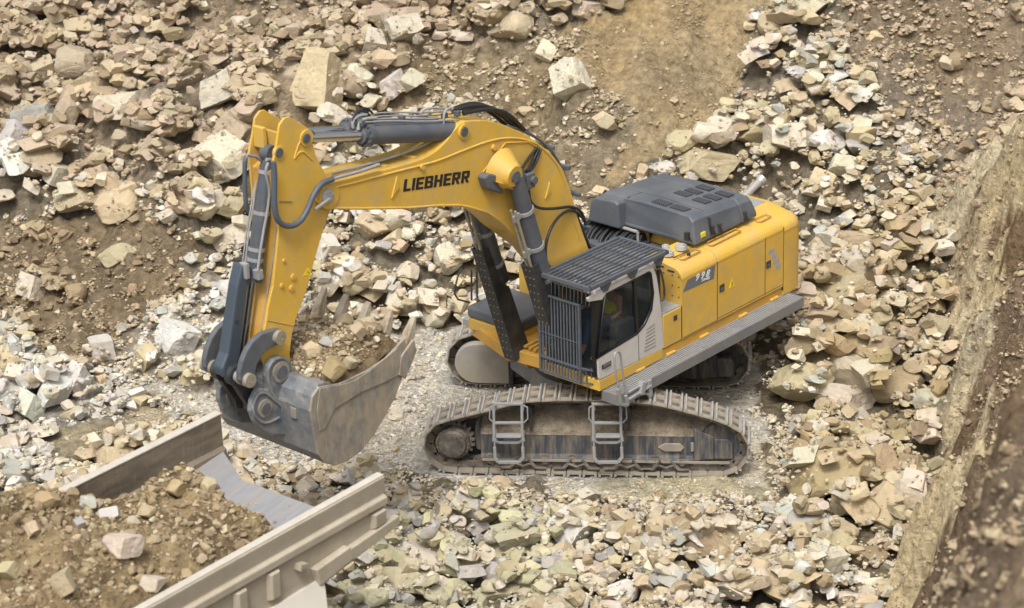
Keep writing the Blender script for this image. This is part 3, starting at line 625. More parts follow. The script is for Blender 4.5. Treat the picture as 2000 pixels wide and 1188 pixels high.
# boom tip boss, fork, pin
def pin(px, py, v0, v1, r, name, m, parent, n=28, bolts=0):
    c = UF.Y(px, py, v1); mb = MB(); mb.cyl((c[0], v0, c[1]), (c[0], v1, c[1]), r, n=n)
    for i in range(bolts):
        a = 2*math.pi*i/bolts; mb.cyl((c[0]+r*.62*math.cos(a), v1, c[1]+r*.62*math.sin(a)), (c[0]+r*.62*math.cos(a), v1+.012, c[1]+r*.62*math.sin(a)), r*.12, n=6)
    return U(mb, name, m, parent)
pin(643.9, 383.5, -BV-.02, BV+.03, .215, 'tip_boss', YEL, boom)
pin(642, 383, -BV-.05, BV+.07, .12, 'tip_pin', GAL, boom, bolts=6)
mb = MB(); c = S(640, 383, BV+.07); mb.bar((c[0]-.02, BV+.085, c[1]-.05), (c[0]+.30, BV+.085, c[1]-.13), .05, .03); U(mb, 'pin_retainer', GAL, boom)
# conical hub for the boom cylinder pin
for s in (1, -1):
    c0 = np.array(S(976, 332)); c1 = np.array(UF.Y(1006, 345, .70))
    mb = MB(); mb.cyl((c0[0], s*BV, c0[1]), (c1[0], s*.70, c1[1]), .40, .19, n=40)
    mb.prism([tuple(c0+[-.1, -.36]), tuple(c0+[.38, -.05]), tuple(c1+[.16, -.10]), tuple(c1+[-.12, -.17])], s*(BV-.0), s*.62)
    hb = U(mb, 'pin_hub', YEL, boom, bevel=.03, seg=3)
    mb = MB(); mb.cyl((c1[0], s*.70, c1[1]), (c1[0], s*.74, c1[1]), .10, n=20); U(mb, 'pin_cap', DGR, hb)
# lamps and plate next to hub
mb = MB(); a = S(931, 343, BV); 
for p in ((943, 346), ):
    c = S(*p, BV+.02); mb.prism([S(*q, BV) for q in ((931, 344), (940, 336), (956, 338), (954, 350), (967, 352), (968, 376), (952, 370), (938, 366))], BV, BV+.18)
U(mb, 'work_lamp', DGR, boom, bevel=.03)
mb = MB(); c = UF.Y(1033, 352, .55); mb.box(c[0]-.13, c[0]+.10, .38, .60, c[1]-.16, c[1]+.14); mb.cyl((c[0]-.05, .60, c[1]), (c[0]-.05, .66, c[1]), .07, n=16); U(mb, 'side_lamp', DGR, boom, bevel=.03)
for p, sz in (((772, 366), .12), ((1070, 372), .10)):
    c = S(*p); mb = MB(); mb.prism([(c[0]+sz, c[1]-sz*1.3), (c[0]-sz*.3, c[1]+sz*1.6), (c[0]-sz*.6, c[1]-sz*.2)], BV, BV+.03); U(mb, 'lifting_lug', YEL, boom, bevel=.008)
for p in ((823, 326), (963, 288)):
    c = S(*p); mb = MB(); mb.cyl((c[0], BV, c[1]), (c[0], BV+.05, c[1]), .05, n=14); U(mb, 'grease_boss', YEL, boom)
# grease line
mb = MB(); mb.tube([(lambda q: (q[0], BV+.015, q[1]))(S(*p)) for p in ((942, 336), (986, 279), (1030, 277), (1048, 287))], .012, n=5); U(mb, 'grease_line', YEL, boom)
# stick cylinder lug holes
pin(908, 257.5, -BV-.02, BV+.035, .13, 'lug_boss', YEL, boom); pin(908, 258, -BV-.05, BV+.05, .085, 'lug_pin', DGR, boom, bolts=5)
# lettering: block capitals
def block_letters():
    t = .30
    def E_(): return [[(0, 0), (.9, 0), (.9, .2), (.33, .2), (.33, .4), (.82, .4), (.82, .6), (.33, .6), (.33, .8), (.9, .8), (.9, 1), (0, 1)]]
    def R__(): return [[(0, 0), (.32, 0), (.32, 1), (0, 1)], [(.32, .8), (.7, .8), (.7, 1), (.32, 1)], [(.32, .38), (.7, .38), (.7, .57), (.32, .57)], [(.64, .8), (.64, .57), (.70, .38), (.90, .40), (.97, .48), (.97, .9), (.88, 1), (.70, 1)], [(.40, .38), (.70, .38), (1.0, 0), (.66, 0)]]
    def B_(): return [[(0, 0), (.32, 0), (.32, 1), (0, 1)], [(.32, .82), (.7, .82), (.7, 1), (.32, 1)], [(.32, .42), (.7, .42), (.7, .6), (.32, .6)], [(.32, 0), (.7, 0), (.7, .19), (.32, .19)], [(.66, .6), (.66, 1), (.85, 1), (.95, .92), (.95, .6)], [(.66, 0), (.66, .6), (.95, .6), (.88, .51), (.98, .42), (.98, .08), (.88, 0)]]
    def H_(): return [[(0, 0), (.32, 0), (.32, 1), (0, 1)], [(.66, 0), (.98, 0), (.98, 1), (.66, 1)], [(.32, .4), (.66, .4), (.66, .6), (.32, .6)]]
    def L_(): return [[(0, 0), (.85, 0), (.85, .22), (.33, .22), (.33, 1), (0, 1)]]
    def I_(): return [[(0, 0), (.32, 0), (.32, 1), (0, 1)]]
    x = 0; out = []
    for f, w_ in ((L_, .85), (I_, .32), (E_, .9), (B_, .98), (H_, .98), (E_, .9), (R__, 1.0), (R__, 1.0)):
        for poly in f(): out.append([(x+p[0]+.10*p[1], p[1]) for p in poly])
        x += w_+.14
    return out, x-.14
polys, W_ = block_letters()
A = np.array(S(787, 374.8)); B = np.array(S(915.5, 356.2)); D = np.array(S(788.3, 350.8))
mb = MB()
for k, poly in enumerate(polys):
    mb.prism([tuple(A+(B-A)*(p[0]/W_)+(D-A)*p[1]) for p in poly], BV+.001, BV+.006+.0004*(k % 5))
U(mb, 'maker_lettering', mat('black lettering', (.02, .02, .022), .45), boom)
# pipes on top of the boom front part
mb = MB()
for k, v in enumerate((-.12, -.02, .10, .20)):
    mb.tube([UF.V3(*p, 1, v) for p in ((648, 338), (700, 326), (760, 309), (815, 290), (845, 274), (870, 262))][::1], .022, n=6, iters=1)
U(mb, 'boom_pipes', GAL, boom)
for px in (690, 735, 790):
    t = (px-648)/(845-648); py = 338-t*60; mb = MB(); c = UF.V3(px, py+4, 1, .05); mb.box(c[0]-.04, c[0]+.04, -.2, .28, c[2]-.12, c[2]-.02); U(mb, 'pipe_clamp', YEL, boom, bevel=.008)
mb = MB()
for k, v in enumerate((-.24, -.12, 0, .12, .24)):
    mb.tube([UF.V3(*p, 1, v) for p in ((990, 246), (1030, 258), (1062, 279), (1086, 306), (1104, 345), (1115, 385), (1124, 425), (1140, 470))], .026, n=6, iters=1)
U(mb, 'back_pipes', DGR, boom)
for p in ((1058, 284), (1090, 322), (1110, 375), (1130, 440)):
    c = UF.V3(*p, 1, 0); mb = MB(); mb.box(c[0]-.04, c[0]+.04, -.26, .28, c[2]-.035, c[2]+.035); U(mb, 'pipe_bracket', DGR, boom, bevel=.01)
def hoses(name, lines, r, parent, m=RUB, it=2):
    mb = MB()
    for ln in lines: mb.tube([UF.V3(p[0], p[1], 1, p[2]) for p in ln], r, n=8, iters=it)
    return U(mb, name, m, parent)
hoses('knee_hoses', [[(888, 212, .0), (915, 202, .0), (945, 204, .0), (975, 222, .0), (1000, 244, .0), (1030, 258, .0)],
                     [(888, 216, .18), (920, 206, .18), (955, 208, .18), (985, 222, .18), (1003, 238, .18), (1022, 252, .18)],
                     [(905, 222, .28), (940, 214, .28), (975, 214, .28), (1000, 228, .28), (1024, 254, .28)],
                     [(905, 219, -.1), (935, 208, -.1), (962, 222, -.1), (990, 246, -.1)]], .036, boom)
hoses('side_hoses', [[(1052, 290, .38), (1040, 318, .40), (1028, 335, .55)], [(1056, 292, .38), (1046, 320, .40), (1034, 338, .55)], [(1049, 288, .38), (1030, 312, .40), (1020, 330, .55)],
                     [(1033, 372, .60), (1035, 395, .62), (1052, 408, .62), (1085, 408, .5), (1118, 402, .4), (1138, 415, .3), (1144, 440, .3)],
                     [(1033, 375, .6), (1036, 430, .6), (1050, 490, .6), (1066, 520, .6)],
                     [(1140, 428, .3), (1120, 408, .4), (1095, 418, .5), (1075, 445, .58), (1065, 480, .6), (1066, 510, .6), (1075, 525, .6)]], .027, boom)
hoses('foot_hoses', [[(1126, 420, v), (1140, 455, v), (1152, 485, v), (1160, 500, v)] for v in (-.2, 0, .2, .3)], .03, boom)

# boom cylinders
def cyl_unit(s):
    T = np.array(UF.Y(1007, 346, .60)); Bt = np.array(UF.Y(1116, 725, .60))
    if s < 0: pass
    v = .585*s; d = (Bt-T)/np.linalg.norm(Bt-T); n = np.array([-d[1], d[0]])
    if n[0] < 0: n = -n                       # n points forward (+x)
    at = lambda t, off=0: (T[0]+d[0]*t+n[0]*off, v, T[1]+d[1]*t+n[1]*off)
    rt = empty('boom_cylinder', tuple(UF.o), UF.ang); rt.parent = EX
    mb = MB(); mb.cyl(at(-.02), at(2.25), .152, n=32); mb.cyl((T[0], v-.14, T[1]), (T[0], v+.06, T[1]), .20, n=28); mb.build('barrel', DGR, rt)
    mb = MB(); mb.cyl(at(2.25), at(2.62), .175, n=28); mb.build('gland', BLK, rt)
    for t in (.72, 1.50, 2.22): mb = MB(); mb.cyl(at(t-.035), at(t+.035), .172, n=28); mb.bar(at(t, .05), at(t, .30), .07, .12); mb.build('clamp_band', GAL, rt)
    mb = MB()
    for o_ in (-.05, .05): 
        a = at(.55, .26); b = at(2.15, .26); mb.tube([(a[0], v+o_, a[2]), (b[0], v+o_, b[2])], .028, n=8)
    mb.build('cylinder_pipe', BRASS, rt)
    mb = MB(); Lt = np.linalg.norm(Bt-T); mb.cyl(at(2.6), at(Lt), .095, n=24); mb.build('piston_rod', CHR, rt)
    mb = MB(); mb.cyl((Bt[0], v-.15, Bt[1]), (Bt[0], v+.15, Bt[1]), .17, n=24); mb.build('rod_eye', BLK, rt)
    # perforated rod shroud
    t0, t1 = 1.72, Lt-.12; a0 = at(t0, .30); a1 = at(t1, .30); c0 = at(t0+.7, .02); c1 = at(t1, -.10)
    mb = MB()
    mb.prism([(a0[0], a0[2]), (at(t0, .16)[0], at(t0, .16)[2]), (at(2.6, .10)[0], at(2.6, .10)[2]), (at(2.75, -.05)[0], at(2.75, -.05)[2]), (c1[0], c1[2]), (a1[0], a1[2])], v+.125, v+.14)
    mb.prism([(a0[0], a0[2]), (at(t0, .16)[0], at(t0, .16)[2]), (at(2.6, .10)[0], at(2.6, .10)[2]), (at(2.75, -.05)[0], at(2.75, -.05)[2]), (c1[0], c1[2]), (a1[0], a1[2])], v-.14, v-.125)
    f0 = at(t0, .30); f1 = at(t1, .30); g0 = at(t0, .315); g1 = at(t1, .315)
    mb.add([(f0[0], v-.14, f0[2]), (f0[0], v+.14, f0[2]), (f1[0], v+.14, f1[2]), (f1[0], v-.14, f1[2]), (g0[0], v-.14, g0[2]), (g0[0], v+.14, g0[2]), (g1[0], v+.14, g1[2]), (g1[0], v-.14, g1[2])],
           [(0, 1, 2, 3), (7, 6, 5, 4), (0, 4, 5, 1), (1, 5, 6, 2), (2, 6, 7, 3), (3, 7, 4, 0)])
    sh = mb.build('rod_shroud', BLK, rt)
    mb = MB(); rng = random.Random(4)
    for i in range(15):
        t = t0+.1+(t1-t0-.2)*i/14
        for vv in (-.09, .0, .09) if i % 2 else (-.045, .045):
            a = at(t, .315); b = at(t, .321); mb.cyl((a[0], v+vv, a[2]), (b[0], v+vv, b[2]), .013, n=6)
    mb.build('shroud_holes', BRASS, sh)
    # foot lugs
    for dv in (-.22, .22):
        mb = MB(); mb.cyl((Bt[0], v+dv-.04, Bt[1]), (Bt[0], v+dv+.04, Bt[1]), .2, n=24); mb.box(Bt[0]-.45, Bt[0]+.02, v+dv-.035, v+dv+.035, Bt[1]-.2, Bt[1]+.14); mb.build('foot_lug', YELD, rt)
cyl_unit(1); cyl_unit(-1)
# amber grating between the cylinders
mb = MB()
for i in range(8): mb.box(1.0, 1.5, -.42+.12*i, -.36+.12*i, 2.0, 2.04)
U(mb, 'frame_grating', YELD)

# hoses and bar between boom foot and hood
mb = MB(); mb.tube([UF.V3(1144.6, 424, 2, 3.55), UF.V3(1245.6, 453.5, 2, 3.55)], .035, n=8); a = UF.V3(1144.6, 424, 2, 3.55); b = UF.V3(1245.6, 453.5, 2, 3.55)
for p in (a, b): mb.tube([p, (p[0], p[1], 2.2)], .03, n=8)
U(mb, 'hose_rail', GAL)
mb = MB(); rng = random.Random(3)
for i in range(15):
    f = (i+.4)/15; p = np.array(a)*(1-f)+np.array(b)*f; j = rng.uniform(-.04, .04)
    mb.tube([(p[0]-.55, p[1]+j, 2.9), (p[0]-.30, p[1], 3.38), (p[0], p[1], 3.50+j), (p[0]+.35, p[1]-.02, 3.30+j), (p[0]+.6, p[1]*.7, 2.95), (p[0]+.75, p[1]*.6, 2.6)], .034, n=7, iters=2)
U(mb, 'valve_hoses', RUB)
mb = MB(); mb.box(-.68, .30, -.95, 1.0, 2.1, 2.75); U(mb, 'valve_block', DGR, bevel=.03)
mb = MB(); mb.box(-.72, -.43, .72, 1.05, 3.3, 3.48); U(mb, 'mesh_cover', MESHM)
mb = MB(); c = UF.V3(1262, 455, 2, 3.5); mb.tube([(c[0]-.2, c[1]-.1, 3.1), (c[0], c[1]-.1, 3.55), (c[0]+.15, c[1]-.08, 3.1)], .03, iters=2); mb.tube([(c[0]-.3, c[1]+.05, 3.1), (c[0]-.1, c[1]+.05, 3.58), (c[0]+.1, c[1]+.05, 3.1)], .03, iters=2); U(mb, 'loop_hoses', RUB)

# ------------------------------------------------------------------ stick
SV = .30
S = lambda x, y, v=SV: UF.Y(x, y, v)
plate_px = [(554.3, 232.8), (558, 229.8), (565.5, 228.6), (585, 240), (604, 252), (609.5, 263), (612, 285.6), (617, 303), (623, 317.6), (636, 340), (652, 366), (656, 385), (648, 404), (632.7, 445.5), (616.7, 500), (600.7, 560), (590, 592), (579.3, 619), (571, 650), (566, 690), (568, 715), (564, 735), (553, 745), (540, 743), (524, 730), (513, 705), (509, 690), (514, 660), (519, 635), (524.8, 597.4), (533.5, 560), (540, 500), (544.7, 452), (541, 390), (536.7, 340), (533.5, 317.6), (537, 300), (540, 285.6), (546.3, 244)]
stick = empty('stick', tuple(UF.o), UF.ang); stick.parent = EX
for s in (1, -1):
    mb = MB(); mb.prism([S(*p) for p in plate_px], s*(SV-.045), s*SV); mb.build('side_plate', YEL, stick, .01)
# box body between the plates
body_px = [(556, 325), (560, 318), (606, 306), (617, 312), (632, 342), (648, 368), (650, 388), (644, 404), (628.7, 445.5), (612.7, 500), (596.7, 560), (586, 592), (575, 619), (567, 650), (561, 690), (550, 712), (524, 700), (516, 690), (520, 640), (527, 600), (536, 560), (543, 500), (548, 452), (545, 390), (541, 340)]
mb = MB(); mb.prism([S(*p) for p in body_px], -(SV-.045), SV-.045); mb.build('box_body', YELD, stick)
mb = MB(); mb.prism([S(*p) for p in ((549, 262), (560, 262), (566, 300), (560, 322), (552, 322), (556, 300))], -.25, .25); mb.build('head_crossplate', YEL, stick, .01)
mb = MB(); c = S(546, 272); mb.box(c[0]-.03, c[0]+.05, -.25, -.02, c[1]-.22, c[1]+.12); mb.build('head_gusset', YEL, stick, .01)
# raised bosses
def spin(px, py, v0, v1, r, name, m, parent=stick, n=28, bolts=0):
    c = UF.Y(px, py, v1); mb = MB(); mb.cyl((c[0], v0, c[1]), (c[0], v1, c[1]), r, n=n)
    for i in range(bolts):
        a = 2*math.pi*i/bolts; mb.cyl((c[0]+r*.62*math.cos(a), v1, c[1]+r*.62*math.sin(a)), (c[0]+r*.62*math.cos(a), v1+.012, c[1]+r*.62*math.sin(a)), r*.12, n=6)
    return mb.build(name, m, parent)
spin(600, 270, SV-.05, SV+.03, .135, 'head_boss', YEL); spin(600, 271, -SV-.05, SV+.06, .075, 'head_pin', DGR, bolts=5)
spin(548, 299, SV-.05, SV+.012, .12, 'cylinder_boss', YEL); spin(547, 299, SV-.06, SV+.04, .075, 'cylinder_pin', DGR)
mb = MB(); mb.tube([(lambda q: (q[0], SV+.0, q[1]))(S(*p)) for p in ((574, 310), (584, 298), (592, 296), (603, 306), (610, 313))], .018, n=6); mb.tube([(lambda q: (q[0], SV, q[1]))(S(*p)) for p in ((575, 308), (582, 285), (590, 268))], .016, n=6); mb.build('weld_ridge', YEL, stick)
for p, r in (((572.5, 541), .055), ((550, 558), .04), ((569, 563), .05), ((554, 509), .03)):
    c = S(*p); mb = MB(); mb.cyl((c[0], SV, c[1]), (c[0], SV+.025, c[1]), r, n=20); b_ = mb.build('round_boss', YEL, stick, .008); mb = MB(); mb.cyl((c[0], SV+.025, c[1]), (c[0], SV+.03, c[1]), r*.45, n=14); mb.build('boss_bore', YELD, b_)
c = S(601, 532); mb = MB(); s_ = .09; mb.prism([(c[0]-s_, c[1]-s_), (c[0]-s_*.2, c[1]+s_*.9), (c[0]+s_*1.1, c[1]-.02)], SV, SV+.004); mb.build('warning_sign', DECY, stick)
mb = MB(); mb.bar((c[0]-.03, SV+.006, c[1]-.03), (c[0]+.02, SV+.006, c[1]+.03), .02, .003); mb.build('sign_mark', BLK, stick)
strip_ = lambda px, v, r, name, m: (lambda mb: mb.build(name, m, stick))(MB().tube([(lambda q: (q[0], v, q[1]))(S(*p)) for p in px], r, n=5))
strip_(((522, 626), (572, 636)), SV, .01, 'weld_line', YELD)
strip_(((545, 393), (570, 393)), SV+.01, .01, 'grease_line', BRASS)
# pipes down the front face
mb = MB()
for k, v in enumerate((-.12, -.02, .10, .20)):
    mb.tube([UF.V3(*p, 1, v) for p in ((540-k*0, 420), (534, 500), (524, 560), (517, 610), (509, 650))], .016, n=6)
mb.build('stick_pipes', BRASS, stick)
for p in ((531, 500), (517, 610)):
    c = UF.V3(*p, 1, 0); mb = MB(); mb.box(c[0]-.02, c[0]+.05, -.26, .29, c[2]-.04, c[2]+.04); mb.build('pipe_bracket', YEL, stick, .008)
# big hose loops
hs_ = MB()
hs_.tube([UF.V3(*p, 1, .42) for p in ((534, 316), (536, 345), (535, 400), (541, 432), (562, 444), (585, 436), (601, 410), (612, 380), (628, 357), (650, 350))], .048, n=10, iters=2)
hs_.build('jumper_hose', mat('grey hose', (.09, .11, .14), .5), stick)
hs_ = MB(); hs_.tube([UF.V3(*p, 1, -.42) for p in ((500, 303), (478, 306), (478, 340), (479, 390), (483, 412), (500, 425))], .038, n=10, iters=2)
hs_.build('far_hose', bpy.data.materials['grey hose'], stick)
hs_ = MB(); hs_.tube([UF.V3(*p, 1, .40) for p in ((650, 350), (665, 345), (700, 336), (740, 322))], .03, n=8); hs_.build('hose_coupling', GAL, stick)

# stick cylinders (pair)
for s in (1, -1):
    v = .19*s+.0
    A = np.array(UF.Y(905, 255, .19)); Bq = np.array(UF.Y(600, 269, .19)); d = (Bq-A)/np.linalg.norm(Bq-A)
    at = lambda t: (A[0]+d[0]*t, v, A[1]+d[1]*t); Lt = np.linalg.norm(Bq-A); t_g = Lt*(905-715)/305
    rt = empty('stick_cylinder', tuple(UF.o), UF.ang); rt.parent = EX
    mb = MB(); mb.cyl(at(.12), at(t_g), .165, n=36); mb.cyl((A[0], v-.1, A[1]), (A[0], v+.1, A[1]), .16, n=24); mb.cyl(at(0), at(.14), .10, .165, n=24); mb.build('barrel', DGR, rt)
    mb = MB(); mb.cyl(at(t_g), at(t_g+.12), .20, n=32); mb.cyl(at(t_g+.12), at(t_g+.2), .14, n=28)
    for i in range(12):
        a = 2*math.pi*i/12; p = Vector(at(t_g-.02)); q_ = Vector(at(t_g+.15)); u_ = Vector((-d[1], 0, d[0]))*.175*math.cos(a)+Vector((0, 1, 0))*.175*math.sin(a); mb.cyl(p+u_, q_+u_, .016, n=6)
    mb.build('gland', DGR, rt)
    mb = MB(); mb.cyl(at(t_g+.15), at(Lt), .085, n=28); mb.build('piston_rod', CHR, rt)
    mb = MB(); mb.cyl((Bq[0], v-.06, Bq[1]), (Bq[0], v+.06, Bq[1]), .13, n=24); mb.build('rod_eye', DGR, rt)
# pipework on top of the stick cylinders
mb = MB(); rng = random.Random(7)
for v, y0, y1 in ((.25, 240, 234), (.1, 236, 228), (-.05, 232, 221), (-.2, 226, 214)):
    mb.tube([UF.V3(*p, 1, v) for p in ((700, y0), (760, (y0+y1)/2-1), (830, (y0+y1)/2+1), (895, y1))], .015, n=6, iters=1)
mb.tube([UF.V3(*p, 1, 0) for p in ((690, 250), (688, 236), (700, 226), (716, 224))], .03, n=6, iters=1)
mb.tube([UF.V3(*p, 1, .2) for p in ((700, 254), (702, 240), (712, 232), (735, 231))], .03, n=6, iters=1)
mb.tube([UF.V3(*p, 1, .0) for p in ((820, 222), (830, 213), (850, 211), (885, 214))], .02, n=6, iters=1)
mb.tube([UF.V3(*p, 1, .25) for p in ((866, 262), (866, 240), (868, 216), (880, 211))], .022, n=6, iters=1)
U(mb, 'cylinder_pipework', GAL)
for x, y, v in ((706, 240, .22), (722, 236, .1), (705, 226, -.1), (868, 226, .2), (888, 216, 0), (893, 222, .22), (785, 231, .15), (716, 244, .2)):
    c = UF.V3(x, y, 1, v); e = .042; mb = MB(); mb.box(c[0]-e, c[0]+e, v-.05, v+.05, c[2]-.04, c[2]+.05); U(mb, 'pipe_clamp', DGR, bevel=.01)
hoses('hose_bundle', [[(694, 236, -.1), (700, 216, -.1), (716, 210, -.1), (728, 222, -.1)], [(688, 240, .0), (692, 222, 0), (708, 214, 0), (722, 226, 0)], [(700, 262, -.1), (690, 248, -.1), (695, 230, -.1)]], .018, None)

# bucket cylinder with yellow head bracket
bc = empty('bucket_cylinder', tuple(UF.o), UF.ang); bc.parent = EX
T = np.array(UF.Y(526, 299, 0)); B0 = np.array(UF.Y(498, 513, 0)); d = (B0-T)/np.linalg.norm(B0-T); L1_ = np.linalg.norm(B0-T)
at = lambda t, o=0, v=0: (T[0]+d[0]*t+(-d[1])*-o*0+o*abs(d[1]), v, T[1]+d[1]*t)
mb = MB(); mb.cyl((T[0], -.09, T[1]), (T[0], .09, T[1]), .14, n=24); mb.cyl(at(0), at(.2), .09, n=20); mb.cyl(at(.18), at(L1_+.08), .125, n=32); mb.build('barrel', DGR, bc)
for t in (.30, .96, 1.55, L1_-.05): mb = MB(); mb.cyl(at(t-.03), at(t+.03), .136, n=28); mb.build('clamp_band', GAL, bc)
mb = MB(); mb.cyl(at(L1_+.05), at(L1_+.30), .15, n=24); mb.build('gland', DGR, bc)
mb = MB(); mb.cyl(at(L1_+.2), (B0[0]+d[0]*2.0, 0, B0[1]+d[1]*2.0), .075, n=20); mb.build('piston_rod', CHR, bc)
mb = MB()
mb.tube([UF.V3(*p, 1, .24) for p in ((524, 318), (519, 330), (520, 345), (527, 370), (523, 410), (512, 465), (503, 530))], .023, n=8, iters=1)
mb.tube([UF.V3(*p, 1, .12) for p in ((500, 355), (495, 400), (486, 450), (479, 515))], .015, n=8)
mb.tube([UF.V3(*p, 1, -.22) for p in ((500, 350), (492, 395), (482, 450), (474, 512))], .015, n=8)
mb.tube([UF.V3(*p, 1, -.1) for p in ((482, 303), (500, 306), (515, 318))], .026, n=8)
mb.tube([UF.V3(*p, 1, .2) for p in ((520, 312), (530, 312), (537, 322), (538, 345))], .028, n=8, iters=1)
mb.build('cylinder_pipe', GAL, bc)
mb = MB(); c = UF.V3(505, 536, 1, .2); mb.box(c[0]-.055, c[0]+.055, .12, .26, c[2]-.08, c[2]+.08); c = UF.V3(478, 525, 1, .12); mb.box(c[0]-.04, c[0]+.04, .05, .19, c[2]-.16, c[2]+.10); mb.build('pipe_block', GAL, bc, .012)
gp = [(474, 516), (492, 520), (490, 545), (484, 566), (470, 690), (465, 716), (452, 740), (438, 737), (434, 722), (445, 692), (464, 560)]
mb = MB(); mb.prism([UF.Y(*p, .13) for p in gp], -.10, .13); mb.build('rod_guard', mat('slate guard paint', (.062, .082, .105), .42, noise=.06, nscale=2), bc, .035, seg=2)
mb = MB(); c = UF.Y(463, 628, .13); mb.cyl((c[0], .12, c[1]), (c[0], .14, c[1]), .035, n=14); mb.build('guard_bolt', BLK, bc)

# ------------------------------------------------------------------ linkage
lk_px = [(556, 648), (548, 643), (535, 644), (512, 652), (495, 666), (483, 684), (474, 706), (469, 728), (469, 744), (477, 755), (491, 757), (499, 745), (500, 728), (503, 712), (513, 696), (525, 683), (541, 675), (553, 673), (559, 662)]
for s in (1, -1):
    mb = MB(); mb.prism([UF.Y(*p, .46) for p in lk_px], s*.35, s*.46); L = mb.build('guide_link', DGR, EX, .03, UF, seg=3)
    for p in ((547.5, 659.7), (488.7, 743.7)):
        c = UF.Y(*p, .52); mb = MB(); mb.cyl((c[0], s*.30, c[1]), (c[0], s*.54, c[1]), .115, n=28)
        for i in range(3): mb.cyl((c[0]+.05*math.cos(i*2.1), s*.54, c[1]+.05*math.sin(i*2.1)), (c[0]+.05*math.cos(i*2.1), s*.552, c[1]+.05*math.sin(i*2.1)), .014, n=6)
        U(mb, 'pin_cap', BRASS, L, bevel=.012)
I_ = UF.Y(488.7, 743.7, .52); PB = UF.Y(518.6, 798, .45); PA = UF.Y(549.7, 726.6, .45)
mb = MB(); mb.cyl((I_[0], -.5, I_[1]), (I_[0], .5, I_[1]), .10, n=24); U(mb, 'idler_pin', GAL)
for s in (1, -1):
    mb = MB(); dd = np.array(PB)-np.array(I_); n_ = np.array([-dd[1], dd[0]])/np.linalg.norm(dd)*.12
    mb.prism([tuple(np.array(I_)+n_), tuple(np.array(I_)-n_), tuple(np.array(PB)-n_), tuple(np.array(PB)+n_)], s*.10, s*.22); mb.cyl((I_[0], s*.09, I_[1]), (I_[0], s*.23, I_[1]), .17, n=24); mb.cyl((PB[0], s*.09, PB[1]), (PB[0], s*.23, PB[1]), .15, n=24)
    U(mb, 'bucket_link', BLK, bevel=.015)

# ------------------------------------------------------------------ bucket
bk = empty('bucket', tuple(UF.o), UF.ang); bk.parent = EX
BW = 1.10
prof = [(6.20, 3.86), (6.24, 3.60), (6.42, 3.32), (6.68, 3.06), (6.98, 2.80), (7.30, 2.63), (7.60, 2.58), (7.88, 2.61), (8.13, 2.76), (8.25, 2.95), (8.35, 3.75), (8.29, 3.98), (8.13, 4.10)]
th = .05
def offs(P, t):
    P = np.array(P); out = []
    for i in range(len(P)):
        a = P[max(i-1, 0)]; b = P[min(i+1, len(P)-1)]; d = (b-a)/np.linalg.norm(b-a); out.append(tuple(P[i]+np.array([d[1], -d[0]])*-t))
    return out
inn = offs(prof, -th)
cen = np.mean(prof, axis=0)
if np.linalg.norm(np.array(inn[5])-cen) > np.linalg.norm(np.array(prof[5])-cen): inn = offs(prof, th)
mb = MB(); n = len(prof)
for a, b in ((-BW, BW),):
    vs = [(p[0], a, p[1]) for p in prof]+[(p[0], b, p[1]) for p in prof]+[(p[0], a, p[1]) for p in inn]+[(p[0], b, p[1]) for p in inn]; fs = []
    for i in range(n-1):
        fs += [[i, i+1, n+i+1, n+i], [2*n+i, 3*n+i, 3*n+i+1, 2*n+i+1], [i, 2*n+i, 2*n+i+1, i+1], [n+i, n+i+1, 3*n+i+1, 3*n+i]]
    fs += [[0, n, 3*n, 2*n], [n-1, 3*n-1, 4*n-1, 2*n-1]]
    mb.add(vs, fs)
mb.build('wrap_plate', WORNB, bk, .008)
sidep = prof[:-1]+[(8.13, 4.10), (7.67, 3.99), (7.02, 3.99), (6.62, 4.05), (6.33, 4.17), (6.15, 4.25), (6.12, 4.0)]
for s in (1, -1):
    mb = MB(); sp_ = [(p[0], p[1]) for p in sidep]; c_ = np.array([7.3, 3.4]); sp_ = [tuple(c_+(np.array(p)-c_)*1.004) for p in sp_]
    mb.prism(sp_, s*(BW+.001), s*(BW+.05)); spo = mb.build('side_wall', WORN, bk, .012)
    # wear plate along upper part
    q = [UF.Y(*p, BW) for p in ((619, 757), (660, 749), (685, 742), (716, 722), (747, 697), (771, 677), (781, 690), (778, 728), (750, 743), (700, 764), (650, 795), (642, 808), (630, 834), (618, 840), (613, 800))]
    mb = MB(); mb.prism(q, s*(BW+.052), s*(BW+.075)); mb.build('wear_plate', WORN, spo, .01)
    q = [UF.Y(*p, BW) for p in ((800, 660), (806, 682), (784, 738), (772, 730), (776, 694), (786, 680))]
    mb = MB(); mb.prism(q, s*(BW+.054), s*(BW+.10)); mb.build('side_cutter', WORN, spo, .01)
# top plate behind the opening
mb = MB(); mb.prism([(8.20, 4.03), (8.13, 4.14), (7.98, 4.13), (7.86, 4.06), (8.0, 4.02)], -BW-.02, BW+.02); mb.build('top_beam', WORNB, bk, .015)
